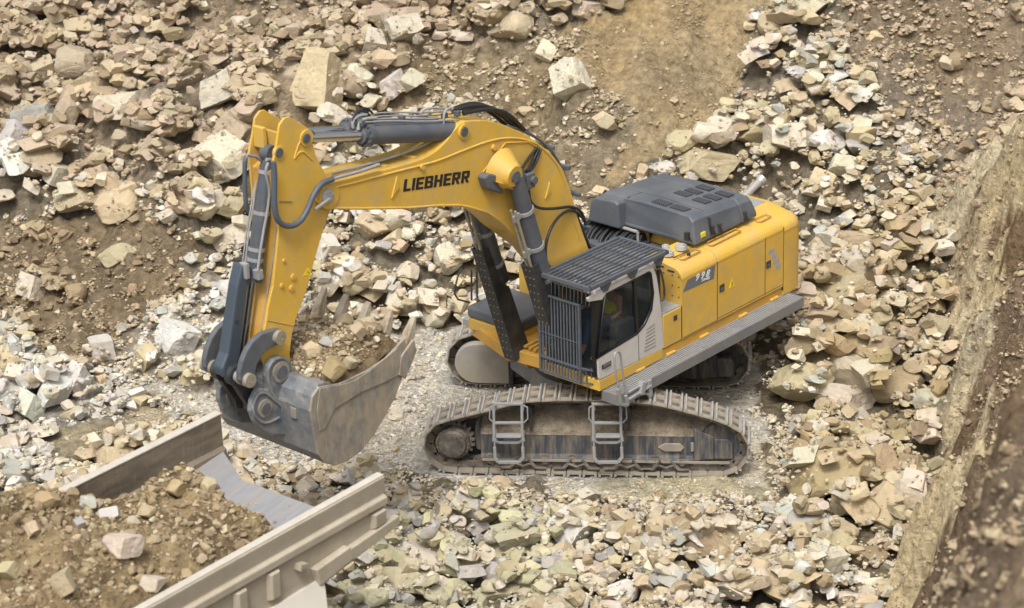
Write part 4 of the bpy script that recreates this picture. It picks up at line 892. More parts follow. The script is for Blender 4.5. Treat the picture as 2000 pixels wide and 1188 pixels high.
# ears
ear_px = [(588, 768), (577, 744), (572, 720), (562, 701), (549, 695), (533, 700), (522, 714), (519, 736), (524, 762), (511, 760), (500, 766), (492, 784), (490, 804), (497, 824), (514, 842), (532, 850), (560, 850), (590, 830), (600, 800)]
ear_in = [(600, 775), (602, 800), (596, 840), (565, 862)]
for s in (1, -1):
    q = [UF.Y(*p, .42) for p in ear_px]; mb = MB(); mb.prism(q, s*.32, s*.42); eo = mb.build('pin_ear', WORNB, bk, .02, seg=2)
    for c, r in ((PA, .175), (PB, .15)):
        mb = MB(); mb.cyl((c[0], s*.30, c[1]), (c[0], s*.455, c[1]), r, n=32); mb.build('ear_boss', SHOE, eo, .015)
        mb = MB(); mb.cyl((c[0], s*.28, c[1]), (c[0], s*.48, c[1]), r*.62, n=28); mb.build('pin_end', DGR, eo, .012)
    rib = MB(); rib.tube([(lambda g: (g[0], s*.425, g[1]))(UF.Y(*p, .425)) for p in ((586, 764), (575, 740), (570, 720), (561, 704), (549, 698), (535, 703), (525, 716), (522, 738), (530, 765), (544, 790), (560, 800))], .03, n=8, iters=1)
    rib.build('ear_rib', WORNB, eo)
    rib = MB(); rib.tube([(lambda g: (g[0], s*.425, g[1]))(UF.Y(*p, .425)) for p in ((562, 798), (540, 786), (520, 768), (505, 768), (496, 784), (494, 806), (504, 822), (520, 828), (545, 816))], .028, n=8, iters=1)
    rib.build('ear_rib', WORNB, eo)
mb = MB(); c = (8.33, 0, 3.55); a = UF.Y(581, 789, BW-.3)
mb.box(8.30, 8.36, .68, .80, 3.52, 3.70); mb.build('wear_mark', SHOE, bk, .006)
# lip and teeth
mb = MB(); mb.prism([(6.30, 3.62), (6.20, 3.60), (6.13, 3.88), (6.10, 4.0), (6.17, 3.99), (6.24, 3.86)], -BW, BW); mb.build('cutting_lip', TOOTH, bk, .01)
for i in range(5):
    v = -BW+.06+i*(2*BW-.12)/4
    mb = MB()
    r0 = [(6.33, v-.10, 3.72), (6.33, v+.10, 3.72), (6.10, v+.10, 3.66), (6.10, v-.10, 3.66)]
    r1 = [(6.20, v-.105, 4.02), (6.20, v+.105, 4.02), (6.00, v+.105, 3.96), (6.00, v-.105, 3.96)]
    r2 = [(6.10, v-.075, 4.12), (6.10, v+.075, 4.12), (5.95, v+.075, 4.08), (5.95, v-.075, 4.08)]
    loft(mb, [r0, r1, r2]); t_ = mb.build('tooth_adapter', TOOTH, bk, .02)
    mb = MB(); r0 = [(6.12, v-.085, 4.06), (6.12, v+.085, 4.06), (5.95, v+.085, 4.02), (5.95, v-.085, 4.02)]; r1 = [(6.00, v-.075, 4.28), (6.00, v+.075, 4.28), (5.86, v+.075, 4.24), (5.86, v-.075, 4.24)]; r2 = [(5.83, v-.05, 4.50), (5.83, v+.05, 4.50), (5.79, v+.05, 4.48), (5.79, v-.05, 4.48)]
    loft(mb, [r0, r1, r2]); mb.build('tooth_tip', TOOTH, t_, .012)

# ------------------------------------------------------------------ operator (sits in the cab)
def skin_mesh(name, joints, edges, radii, m, parent=None, sub=1, loc=(0, 0, 0), rz=0.0):
    me = bpy.data.meshes.new(name); me.from_pydata(joints, edges, []); me.materials.append(m)
    o = bpy.data.objects.new(name, me); COL.objects.link(o)
    if parent: o.parent = parent
    o.location = loc; o.rotation_euler = (0, 0, rz)
    sk = o.modifiers.new('skin', 'SKIN'); sk.use_smooth_shade = True
    for i, r in enumerate(radii):
        sv = me.skin_vertices[0].data[i]; sv.radius = (r, r) if not isinstance(r, tuple) else r; sv.use_root = (i == 0)
    s = o.modifiers.new('sub', 'SUBSURF'); s.levels = sub; s.render_levels = sub
    return o
J = []; E_ = []; RR = []
def j(p, r, par=None):
    J.append(p); RR.append(r)
    if par is not None: E_.append((par, len(J)-1))
    return len(J)-1
pel = j((.82, 1.11, 2.76), (.15, .12)); sp1 = j((.80, 1.11, 2.95), (.14, .11), pel); sp2 = j((.80, 1.11, 3.14), (.16, .11), sp1); nk = j((.83, 1.11, 3.27), .06, sp2); hd0 = j((.85, 1.11, 3.36), .075, nk); hd1 = j((.86, 1.11, 3.44), (.08, .095), hd0); hd2 = j((.86, 1.11, 3.51), .065, hd1)
j((.945, 1.11, 3.42), .018, hd1)                                   # nose
for s in (1, -1):
    j((.86, 1.11+s*.085, 3.42), .018, hd1)                         # ears
    sh = j((.80, 1.11+s*.19, 3.20), .065, sp2); el = j((.90, 1.11+s*.28, 2.98), .045, sh); wr = j((1.12, 1.11+s*.36, 3.0), .03, el); pa = j((1.18, 1.11+s*.37, 3.01), (.035, .018), wr)
    for k in range(4): a_ = j((1.225, 1.11+s*.37+(k-1.5)*.02, 3.02-.003*k), .009, pa); j((1.235, 1.11+s*.37+(k-1.5)*.02, 2.985), .008, a_)
    t_ = j((1.19, 1.11+s*.33, 3.0), .010, pa); j((1.215, 1.11+s*.325, 2.985), .009, t_)
    hp = j((.90, 1.11+s*.10, 2.74), .09, pel); kn = j((1.28, 1.11+s*.14, 2.76), .065, hp); an = j((1.42, 1.11+s*.14, 2.34), .045, kn); ft = j((1.56, 1.11+s*.14, 2.22), .04, an)
op = skin_mesh('person', J, E_, RR, SKIN, None, 2, tuple(UF.o), UF.ang)
tag(op, 'operator seated in the cab, yellow safety vest and blue trousers', 'person')
vest = skin_mesh('vest', [(.82, 1.11, 2.80), (.80, 1.11, 2.95), (.80, 1.11, 3.12), (.80, 1.25, 3.19), (.80, .97, 3.19)], [(0, 1), (1, 2), (2, 3), (2, 4)], [(.17, .14), (.165, .13), (.18, .13), .085, .085], VEST, op, 2)
tr_ = skin_mesh('trousers', [(.84, 1.11, 2.75), (.93, 1.21, 2.75), (1.28, 1.25, 2.77), (1.41, 1.25, 2.38), (.93, 1.01, 2.75), (1.28, .97, 2.77), (1.41, .97, 2.38)], [(0, 1), (1, 2), (2, 3), (0, 4), (4, 5), (5, 6)], [(.155, .12), .105, .08, .062, .105, .08, .062], BLUE, op, 2)
hr_ = skin_mesh('hair', [(.84, 1.11, 3.47), (.84, 1.11, 3.54)], [(0, 1)], [(.09, .10), .065], HAIR, op, 2)
for s in (1, -1):
    mb = MB(); mb.cyl((.925, 1.11+s*.03, 3.45), (.945, 1.11+s*.03, 3.45), .010, n=8); mb.build('eye', BLK, op)

# ================================================================== TERRAIN
FOOT = np.array([(4.0, -30), (4.6, -14), (4.9, -9), (5.2, -6.74), (5.46, -4.87), (5.88, -3.5), (6.45, -1.28), (6.71, 1.68), (6.9, 3.56), (6.73, 5.27), (6.5, 7.0), (6.6, 9.0), (7.8, 12.0), (12, 18), (20, 30)])
NEAR = np.array([(1.0, -30), (1.6, -23), (2.4, -20), (3.3, -16.7), (4.1, -14.2), (5.2, -11)])
def bank_d(x, y):
    xf = np.interp(y, FOOT[:, 1], FOOT[:, 0]); return (x-xf)+.30*fbm(y*.8, x*.3, seed=31, o=4, g=.6)+.07*vnoise(y*5, x*2, seed=33)
def terrain(x, y):
    x = np.asarray(x, float); y = np.asarray(y, float)
    y0 = 4.6-2.6*sstep(2.0, 6.0, x)-0.6*sstep(-6, -12, x)-1.3*sstep(-2, -.5, x)*sstep(3, 1, x)
    d = y-y0+.55*fbm(x*.35, y*.35, seed=3, o=3)
    sl_ = .60
    h = sl_*.5*(d+np.sqrt(d*d+1.2))-.10
    h = np.where(d < -6, 0.02, h)*sstep(-7, -.8, d)
    rough = sstep(-.5, 2.5, d)
    h = h+rough*(.42*fbm(x*.33+3, y*.33, seed=5, o=3)+.10*fbm(x*1.4, y*1.4, seed=6, o=3))
    up = sstep(1.5, -1.0, x)*sstep(6.0, 8.0, y)
    h = h+up*(.55*np.abs(fbm(x*.55, y*.55, seed=21, o=4))-.12)+rough*.10*np.abs(fbm(x*1.9, y*1.9, seed=22, o=3))
    # gully of rubble running up to the right of the machine
    gx = 6.0+.25*(y-2)
    h = h-rough*.7*np.exp(-((x-gx)/1.6)**2)*sstep(2, 6, y)
    # left mound
    h = h+.5*np.exp(-((x+9.5)/3.0)**2-((y-4.5)/2.5)**2)
    # pad micro relief
    h = h+(.035*fbm(x*.9, y*.9, seed=9, o=4)+.012*vnoise(x*9, y*9, seed=12))
    # keep the machine's stand flat
    # cut bank on the right
    b = bank_d(x, y)
    low = sstep(7.8, 3.6, y)
    crag = .42*fbm(x*1.3, y*1.0, seed=41, o=5, g=.6)+.16*np.abs(fbm(x*4.1, y*3.7, seed=43, o=3))
    hb = 2.1*np.clip(b+.30*vnoise(x*2.3, y*1.7, seed=45), 0, 1.5)+.62*np.clip(b-1.5, 0, 7)+.2*np.clip(b-8, 0, 20)
    hb = (hb+crag*sstep(.0, .6, b))*(.10+.90*low)
    xn = x-np.interp(y, NEAR[:, 1], NEAR[:, 0])+.35*fbm(x*.9, y*.9, seed=47, o=4)
    hn = (2.7*np.clip(xn, 0, 3.2)+.5*np.clip(xn-3.2, 0, 9)+.5*fbm(x*.8, y*.8, seed=48, o=4)*sstep(0, 1, xn))*sstep(-10.2, -13.5, y)
    hb = np.maximum(hb, 0)
    h = np.where(hn > .02, np.maximum(h+np.where(b > 0, hb, 0), hn)-np.where(b > 0, hb, 0), h)
    h = h+np.where(b > 0, hb, 0)
    return h

# ---- picture-shaped zones of the ground cover, found from where a ground point shows
def inpoly(px, py, poly):
    poly = np.array(poly, float); c = np.zeros(px.shape, bool); j_ = len(poly)-1
    for i in range(len(poly)):
        xi, yi = poly[i]; xj, yj = poly[j_]
        c ^= ((yi > py) != (yj > py)) & (px < (xj-xi)*(py-yi)/(yj-yi+1e-12)+xi); j_ = i
    return c
ZP = {
    'earth': [(1150, 60), (1230, -80), (1500, -80), (1480, 60), (1475, 140), (1478, 230), (1400, 290), (1350, 330), (1290, 330), (1235, 330), (1215, 230), (1150, 150)],
    'fine': [(760, 235), (780, 120), (900, 95), (1190, 60), (1230, 210), (1240, 330), (1130, 400), (1080, 300), (960, 220)],
    'brown': [(-60, 440), (120, 450), (220, 420), (330, 440), (400, 470), (360, 560), (310, 620), (230, 670), (190, 745), (110, 680), (-60, 600)],
    'upper': [(-200, -200), (1200, -200), (1180, 70), (900, 95), (780, 120), (700, 210), (520, 330), (430, 410), (300, 350), (120, 400), (-200, 380)],
    'pad': [(560, 560), (600, 650), (700, 640), (800, 660), (860, 650), (1000, 640), (1440, 650), (1500, 760), (1500, 850), (1500, 940), (1300, 975), (1000, 955), (860, 940), (800, 940), (640, 945), (500, 870), (400, 830), (300, 860), (240, 830), (420, 760), (560, 560)],
    'whitefl': [(-100, 650), (190, 745), (300, 660), (420, 540), (520, 470), (580, 640), (420, 770), (300, 800), (110, 860), (150, 940), (-100, 1080)],
    'sand': [(110, 850), (200, 800), (330, 800), (300, 860), (200, 920), (130, 900)],
    'ochre': [(1080, 925), (1290, 918), (1560, 930), (1470, 965), (1200, 985)],
    'yellow': [(600, 1188), (640, 1110), (740, 1080), (860, 1070), (1000, 1010), (1110, 1030), (1130, 1110), (1090, 1188), (1060, 1400), (300, 1400)],
    'right': [(1590, 560), (1700, 430), (1850, 440), (1900, 700), (1860, 1000), (1650, 1050), (1580, 900), (1600, 800), (1540, 700)],
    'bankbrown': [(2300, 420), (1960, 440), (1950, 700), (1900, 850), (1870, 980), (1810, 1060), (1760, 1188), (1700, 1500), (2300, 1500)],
    'topright': [(1720, -200), (2300, -200), (2300, 560), (1830, 440), (1800, 300), (1740, 140), (1640, 40)],
}
def zones(P):
    """boolean masks per zone for world points P (n,3)"""
    d = P-CC; z = d@CF; px = 1000+CAM['sx']+CAM['f']*(d@CR)/z; py = 594+CAM['sy']-CAM['f']*(d@CU)/z
    jx = 46*fbm(P[:, 0]*.8, P[:, 1]*.8, seed=51, o=4, g=.6); jy = 32*fbm(P[:, 0]*.8+7, P[:, 1]*.8, seed=52, o=4, g=.6)
    m = {k: inpoly(px+jx, py+jy, v) for k, v in ZP.items()}
    m['bank'] = bank_d(P[:, 0], P[:, 1]) > .05
    return m, px, py
C = dict(pad=(.56, .52, .44), brown=(.235, .18, .11), earth=(.39, .295, .165), whitefl=(.34, .30, .235), fine=(.275, .22, .14), rubble=(.21, .175, .12), upper=(.31, .25, .175), sand=(.38, .315, .20), ochre=(.48, .43, .30),  # rubble soil darkened to deepen the shade in gaps between stones
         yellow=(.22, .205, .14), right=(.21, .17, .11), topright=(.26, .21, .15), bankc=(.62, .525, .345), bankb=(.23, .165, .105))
def ground_mesh():
    def axis(a, b, lo, hi, st):
        c = list(np.arange(lo, hi+1e-6, st)); x = lo; s_ = st
        while x > a: s_ *= 1.18; x -= s_; c.insert(0, x)
        x = hi; s_ = st
        while x < b: s_ *= 1.18; x += s_; c.append(x)
        return np.array(c)
    xs = axis(-90, 90, -15, 14, .085); ys = axis(-75, 110, -23, 21, .085)
    X, Y = np.meshgrid(xs, ys); x = X.ravel(); y = Y.ravel(); z = terrain(x, y)
    P = np.c_[x, y, z]
    m, px, py = zones(P)
    # small scale relief: lumps and crumbs
    am = np.full(len(x), .075); am[m['pad']] = .022; am[m['earth']] = .075; am[m['brown']] = .10; am[m['bank']] = .12; am[m['upper']] = .10
    z = z+am*(fbm(x*3.3, y*3.3, z*3, seed=61, o=3)+.6*np.abs(fbm(x*7.5, y*7.5, z*7, seed=64, o=2)))
    P[:, 2] = z
    col = np.tile(np.array(C['rubble']), (len(x), 1))
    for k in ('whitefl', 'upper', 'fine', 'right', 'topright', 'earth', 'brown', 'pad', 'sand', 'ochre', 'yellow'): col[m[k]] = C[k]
    b = bank_d(x, y)
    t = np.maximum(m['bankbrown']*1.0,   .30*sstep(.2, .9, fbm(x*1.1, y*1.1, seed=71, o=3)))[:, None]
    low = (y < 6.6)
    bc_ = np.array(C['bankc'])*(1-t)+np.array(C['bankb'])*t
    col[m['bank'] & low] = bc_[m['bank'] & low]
    n1 = fbm(x*1.3, y*1.3, seed=81, o=4)[:, None]; n2 = vnoise(x*6, y*6, z*6, seed=82)[:, None]
    col = col*(1+.16*n1+.12*n2)
    warm = np.clip(fbm(x*.5, y*.5, seed=83, o=3), -1, 1)[:, None]
    col = np.clip(col*(1+warm*np.array([.05, 0, -.10])), .01, .9)
    nx, ny = len(xs), len(ys)
    idx = np.arange(nx*ny).reshape(ny, nx); F = np.stack([idx[:-1, :-1], idx[:-1, 1:], idx[1:, 1:], idx[1:, :-1]], -1).reshape(-1, 4)
    return np_mesh('ground', P, F, col, SOIL, smooth=True)
def np_mesh(name, V, F, col, m, smooth=False, parent=None):
    me = bpy.data.meshes.new(name); k = F.shape[1]
    me.vertices.add(len(V)); me.vertices.foreach_set('co', np.ascontiguousarray(V, dtype=np.float32).ravel())
    me.loops.add(F.size); me.loops.foreach_set('vertex_index', np.ascontiguousarray(F, dtype=np.int32).ravel())
    me.polygons.add(len(F)); me.polygons.foreach_set('loop_start', np.arange(0, F.size, k, dtype=np.int32)); me.polygons.foreach_set('loop_total', np.full(len(F), k, dtype=np.int32))
    me.polygons.foreach_set('use_smooth', np.full(len(F), smooth))
    if col is not None:
        a = me.color_attributes.new('tone', 'FLOAT_COLOR', 'POINT'); c4 = np.ones((len(V), 4), np.float32); c4[:, :3] = col; a.data.foreach_set('color', c4.ravel())
    me.update(calc_edges=True); me.materials.append(m)
    o = bpy.data.objects.new(name, me); COL.objects.link(o)
    if parent: o.parent = parent
    return o
gr = ground_mesh(); gr['kind'] = 'structure'

# ------------------------------------------------------------------ rock shapes
def ico(sub):
    import bmesh
    bm = bmesh.new(); bmesh.ops.create_icosphere(bm, subdivisions=sub, radius=1.0)
    V = np.array([v.co[:] for v in bm.verts]); F = np.array([[v.index for v in f.verts] for f in bm.faces]); bm.free(); return V, F
ICO = {k: ico(k) for k in (1, 2, 3, 4, 5)}
def rock_shape(lod, rs, rough=1.0, blocky=0.5):
    V, F = ICO[lod]; V = V.copy()
    sc_ = np.array([1, rs.uniform(.62, .95), rs.uniform(.45, .8)])
    # planes in scaled space give long flat facets
    n = rs.randint(7, 12)
    N = rs.normal(size=(n, 3)); N /= np.linalg.norm(N, axis=1)[:, None]
    if blocky > rs.rand():
        q = np.linalg.qr(rs.normal(size=(3, 3)))[0]; N[:3] = q; N[3:6] = -q
    V = V*1.25
    D = rs.uniform(.60, .92, n)
    for nn, dd in zip(N, D):
        e = np.maximum(0, V@nn-dd); V -= e[:, None]*nn
    for nn, dd in zip(N, D):
        e = np.maximum(0, V@nn-dd*1.0); V -= e[:, None]*nn
    if lod >= 2:
        a = {2: .015, 3: .022, 4: .03, 5: .038}[lod]*rough; s_ = rs.randint(1000)
        nz = fbm(V[:, 0]*2.2, V[:, 1]*2.2, V[:, 2]*2.2, seed=s_, o={2: 1, 3: 2, 4: 3, 5: 5}[lod], g=.55)
        r = V/np.linalg.norm(V, axis=1)[:, None]; V = V+r*(a*nz)[:, None]
        if lod >= 3:
            rdg = np.abs(vnoise(V[:, 0]*3.1, V[:, 1]*3.1, V[:, 2]*7, seed=s_+5)); V = V-r*(.022*rough*np.maximum(0, .2-rdg)/.2)[:, None]
    V = V*sc_
    V /= np.abs(V[:, :2]).max()
    return V, F
rs0 = np.random.RandomState(11)
LIB = {1: [rock_shape(1, rs0) for _ in range(20)], 2: [rock_shape(2, rs0) for _ in range(40)], 3: [rock_shape(3, rs0) for _ in range(36)], 4: [rock_shape(4, rs0, 1.0, .6) for _ in range(24)]}
PAL = {
    'cream': (.60, .54, .425), 'tan': (.51, .425, .28), 'white': (.61, .59, .535), 'grey': (.44, .425, .385), 'brown': (.345, .27, .17), 'ochre': (.43, .34, .19), 'yellow': (.48, .445, .30), 'clod': (.25, .19, .12), 'pink': (.48, .39, .285)}
MIX = {
    'whitefl': (('white', 3), ('cream', 4), ('grey', 1.3), ('tan', 1)),
    'rubble': (('cream', 5), ('tan', 4.5), ('white', .7), ('grey', 1.0), ('brown', 1.0)),
    'pad': (('cream', 4), ('white', 3), ('grey', 1), ('tan', 1.5)),
    'brown': (('clod', 6), ('brown', 4), ('tan', 1.5), ('cream', .6)),
    'earth': (('tan', 3), ('ochre', 2), ('brown', 2)),
    'fine': (('tan', 4), ('brown', 3), ('cream', 2), ('pink', 2)),
    'upper': (('pink', 6), ('tan', 1.5), ('cream', .8), ('brown', 3.5)),
    'sand': (('tan', 3), ('cream', 2)), 'ochre': (('ochre', 1), ('cream', 3), ('tan', 2)),
    'yellow': (('yellow', 5), ('grey', 2.2), ('cream', 2), ('tan', .7)),
    'right': (('tan', 4), ('brown', 3), ('cream', 1.5), ('ochre', 1)),
    'topright': (('pink', 5), ('brown', 4), ('tan', 2)),
    'bank': (('brown', 4), ('clod', 4), ('tan', 2), ('pink', 1.5)),
}
def pick(rs, zone):
    k, w_ = zip(*MIX[zone]); w_ = np.array(w_); n = k[rs.choice(len(k), p=w_/w_.sum())]; return n
def tone(rs, name): 
    c = np.array(PAL[name])*(1+rs.uniform(-.16, .14)); return c*(1+rs.uniform(-.04, .04, 3))

# height raster on which the stones are piled
RES = .05; X0, X1, Y0_, Y1_ = -17., 13., -26., 22.
gxs = np.arange(X0, X1, RES); gys = np.arange(Y0_, Y1_, RES)
HM = terrain(*np.meshgrid(gxs, gys)).astype(np.float32)
OCC = np.zeros(HM.shape, bool)      # where a big stone already lies
def drop(x, y, a, b, c, yaw, sink):
    """rest an ellipsoid stone on the pile and add it; returns the centre height"""
    i0 = int((y-a-Y0_)/RES); i1 = int((y+a-Y0_)/RES)+2; j0 = int((x-a-X0)/RES); j1 = int((x+a-X0)/RES)+2
    if i0 < 0 or j0 < 0 or i1 >= HM.shape[0] or j1 >= HM.shape[1]: return None
    yy = gys[i0:i1][:, None]-y; xx = gxs[j0:j1][None]-x; cs, sn = math.cos(yaw), math.sin(yaw)
    e = ((xx*cs+yy*sn)/a)**2+((-xx*sn+yy*cs)/b)**2; mk = e < 1
    if not mk.any(): return float(HM[(i0+i1)//2, (j0+j1)//2])+c*(1-2*sink)
    w_ = HM[i0:i1, j0:j1]; base = float(w_[mk].mean())+.15*float(w_[mk].max()-w_[mk].mean())
    if a > .13: OCC[i0:i1, j0:j1] |= e < .85
    z = base+c*(1-2*sink)
    top = z+c*np.sqrt(np.clip(1-e, 0, 1))*.92
    w_[mk] = np.maximum(w_[mk], top[mk]); return z
def rotm(rs, yaw, tilt=.35):
    a = Matrix.Rotation(yaw, 3, 'Z'); ax = Vector((rs.normal(), rs.normal(), 0)).normalized()
    return np.array(Matrix.Rotation(rs.normal()*tilt*.6, 3, ax)@a)
class Pile:
    # stones collected as (shape, radii, turn, place, colour) and turned into one mesh in bulk
    def __init__(s): s.V = []; s.F = []; s.C = []; s.n = 0; s.cnt = 0
    def add(s, V, F, c): s.V.append(V); s.F.append(F+s.n); s.C.append(np.tile(c, (len(V), 1))); s.n += len(V); s.cnt += 1
    def bulk(s, lod, P, abc, yaw, col, rs):
        which = rs.randint(len(LIB[lod]), size=len(P))
        ax = rs.normal(size=(len(P), 2)); ax /= np.linalg.norm(ax, axis=1)[:, None]; an = rs.normal(size=len(P))*.3
        c_, s_ = np.cos(an), np.sin(an); x, y = ax.T; Z = np.zeros(len(P))
        T = np.stack([np.stack([c_+x*x*(1-c_), x*y*(1-c_), y*s_], -1), np.stack([x*y*(1-c_), c_+y*y*(1-c_), -x*s_], -1), np.stack([-y*s_, x*s_, c_], -1)], 1)
        cy, sy = np.cos(yaw), np.sin(yaw); Y = np.stack([np.stack([cy, -sy, Z], -1), np.stack([sy, cy, Z], -1), np.stack([Z, Z, Z+1], -1)], 1)
        R = T@Y
        for k in range(len(LIB[lod])):
            q = np.where(which == k)[0]
            if not len(q): continue
            V, F = LIB[lod][k]; Vn = V/np.abs(V).max(0)
            W = np.einsum('nij,nvj->nvi', R[q], Vn[None]*abc[q][:, None])+P[q][:, None]
            m_ = len(V); s.V.append(W.reshape(-1, 3)); s.F.append((F[None]+(np.arange(len(q))*m_)[:, None, None]).reshape(-1, 3)+s.n)
            s.C.append(np.repeat(col[q], m_, axis=0)); s.n += m_*len(q); s.cnt += len(q)
    def build(s, name, m=ROCK): return np_mesh(name, np.vstack(s.V), np.vstack(s.F), np.vstack(s.C), m) if s.V else None
rs = np.random.RandomState(5)

# ------------------------------------------------------------------ landmark boulders: (picture x, y, width px, height px, palette, lod, label)
BOUL = [
 (600, 172, 125, 130, 'tan', 'huge wedge-shaped tan boulder with pale edges behind the stick cylinder rods'),
 (92, 25, 58, 70, 'pink', 'upright squared slab at the top left corner of the slope'),
 (152, 126, 72, 66, 'pink', 'large angular boulder below the upright slab on the upper left slope'),
 (90, 148, 48, 44, 'pink', 'angular block touching the left side of the larger boulder, upper left slope'),
 (76, 252, 84, 58, 'grey', 'pale grey rock, darker soil beneath, near the left edge of the slope'),
 (135, 252, 48, 58, 'pink', 'brown block pressed against the pale grey rock near the left edge'),
 (28, 298, 90, 60, 'grey', 'grey wedge rock cut by the left edge of the picture'),
 (16, 350, 56, 52, 'white', 'white rock low on the slope at the left edge'),
 (412, 190, 108, 74, 'cream', 'whitish boulder half buried left of the wedge-shaped boulder'),
 (440, 325, 112, 96, 'cream', 'big pale boulder directly left of the excavator stick head'),
 (790, 66, 66, 56, 'cream', 'pyramid-shaped pale rock high on the slope above the boom'),
 (735, 100, 50, 60, 'cream', 'pale block left of the pyramid-shaped rock above the boom'),
 (770, 195, 42, 56, 'white', 'white angular rock standing just above the stick cylinder'),
 (806, 178, 46, 46, 'cream', 'cream rock right of the white one above the stick cylinder'),
 (745, 150, 56, 40, 'tan', 'tan flat rock resting above two pale ones, over the stick cylinder'),
 (1066, 105, 42, 42, 'cream', 'bright pale rock alone in fine scree above the boom knee'),
 (1115, 172, 70, 90, 'cream', 'long pale streaked outcrop in the brown scree right of the boom knee'),
 (1376, 334, 118, 56, 'tan', 'large flat tan slab directly behind the grey engine hood'),
 (1404, 270, 66, 56, 'cream', 'rounded cream boulder above the flat tan slab'),
 (1340, 292, 70, 44, 'tan', 'tan rock leaning above the slab behind the engine hood'),
 (1287, 336, 56, 30, 'white', 'small pale flat rock left of the tan slab behind the hood'),
 (1614, 284, 64, 50, 'white', 'white and tan boulder in the middle of the right rubble slope'),
 (1660, 180, 72, 24, 'cream', 'long narrow cream rock lying across the upper right rubble slope'),
 (1606, 372, 54, 66, 'tan', 'steep-sided tan rock right above the exhaust pipe'),
 (1646, 338, 62, 48, 'cream', 'cream block up and right of the exhaust pipe'),
 (1505, 58, 42, 46, 'tan', 'tan rock topping the right rubble slope'),
 (1570, 206, 44, 26, 'tan', 'oval tan rock above the white and tan boulder'),
 (1630, 235, 36, 46, 'tan', 'upright tan rock just over the white and tan boulder'),
 (872, 517, 62, 60, 'cream', 'big cream boulder seen between the boom and the bucket, beside the far cylinder'),
 (795, 542, 42, 52, 'cream', 'upright cream rock left of the big cream boulder under the boom'),
 (640, 495, 50, 60, 'white', 'white rock right against the edge of the excavator stick'),
 (770, 480, 46, 56, 'tan', 'tan rock under the middle of the boom'),
 (350, 661, 84, 64, 'white', 'biggest white rock on the ground left of the bucket cylinder guard'),
 (154, 752, 58, 76, 'white', 'tall white block at left, below the brown soil slope'),
 (62, 566, 54, 60, 'cream', 'cream striped rock stuck in the brown soil at left'),
 (60, 798, 54, 70, 'white', 'white tooth-shaped rock near the left edge of the floor'),
 (284, 704, 44, 58, 'tan', 'leaning tan rock below the biggest white rock'),
 (200, 684, 50, 44, 'white', 'elongated white rock left of the leaning tan rock'),
 (1650, 784, 104, 66, 'cream', 'wide boulder with a pale flat top right of the near track'),
 (1756, 762, 122, 66, 'brown', 'flat rectangular brown slab leaning beside the clay bank'),
 (1822, 745, 44, 62, 'grey', 'grey upright rock wedged between the brown slab and the clay bank'),
 (1700, 926, 88, 88, 'brown', 'large brown boulder, broad faced, below the wide pale-topped one'),
 (1622, 906, 78, 54, 'brown', 'brown block left of the large brown boulder'),
 (1650, 986, 66, 76, 'tan', 'rounded tan boulder right below the brown block'),
 (1732, 1020, 54, 48, 'tan', 'small round tan boulder near the foot of the bank'),
 (1598, 640, 74, 90, 'brown', 'big brown boulder below the rear end of the catwalk'),
 (1560, 598, 56, 44, 'tan', 'tan rock touching the corner of the catwalk'),
 (1655, 630, 40, 56, 'grey', 'grey upright rock right of the big brown boulder'),
 (1700, 640, 46, 60, 'tan', 'tan rock second to the right of the big brown boulder'),
 (1820, 645, 66, 60, 'tan', 'pointed tan rock beside the dark gap in the bank'),
 (1540, 500, 60, 46, 'cream', 'cream rock directly right of the counterweight corner'),
 (1660, 480, 90, 50, 'tan', 'broad tan rock in the rubble right of the counterweight'),
 (1740, 700, 60, 54, 'ochre', 'ochre block above the flat brown slab'),
 (1228, 1055, 46, 66, 'ochre', 'ochre upright rock in front of the near track'),
 (1190, 1090, 34, 70, 'cream', 'slim pale upright rock left of the ochre upright rock'),
 (874, 1042, 98, 56, 'cream', 'flat cream rock in front of the near track sprocket'),
 (1052, 1048, 66, 46, 'yellow', 'yellow-grey boulder in front of the ladders'),
 (1100, 1100, 46, 42, 'grey', 'grey rock below the yellow-grey boulder'),
 (1095, 1128, 70, 46, 'yellow', 'yellow boulder with a lit edge at the bottom of the picture'),
 (780, 1130, 62, 70, 'yellow', 'yellowish boulder next to the truck bed corner at the bottom'),
 (840, 1080, 44, 40, 'tan', 'small tan block above the yellowish boulder'),
 (920, 985, 48, 40, 'brown', 'brown-faced rock just in front of the near track'),
 (975, 950, 42, 32, 'tan', 'ochre stone at the bottom edge of the near track'),
 (1520, 1130, 84, 66, 'grey', 'large layered grey rock at the bottom right'),
 (1410, 1090, 56, 74, 'tan', 'tall tan rock at the bottom, left of the layered grey rock'),
 (1445, 1140, 60, 46, 'grey', 'grey rounded rock touching the layered grey rock'),
 (1320, 1030, 46, 46, 'brown', 'brown rounded rock in the front rubble'),
 (1550, 1000, 40, 56, 'white', 'white pointed rock left of the rounded tan boulder'),
 (1590, 970, 56, 50, 'grey', 'greyish rock above the white pointed rock'),
 (1700, 1090, 70, 54, 'brown', 'brown knobbly boulder near the lower end of the bank'),
 (1640, 1080, 56, 56, 'tan', 'tan boulder left of the knobbly one'),
 (1275, 1100, 56, 50, 'white', 'pale block near the bottom edge, right of the ochre upright rock'),
]
def hit_ground(px, py, lift=0.0):
    d = ray(px, py); d = d/np.linalg.norm(d); t = 30.0; 
    for _ in range(900):
        P = CC+d*t
        if P[2] <= float(terrain(P[0], P[1]))+lift: break
        t += .06
    return CC+d*t, t
BPOS = []
INDIV = []   # dicts for rocks that become things
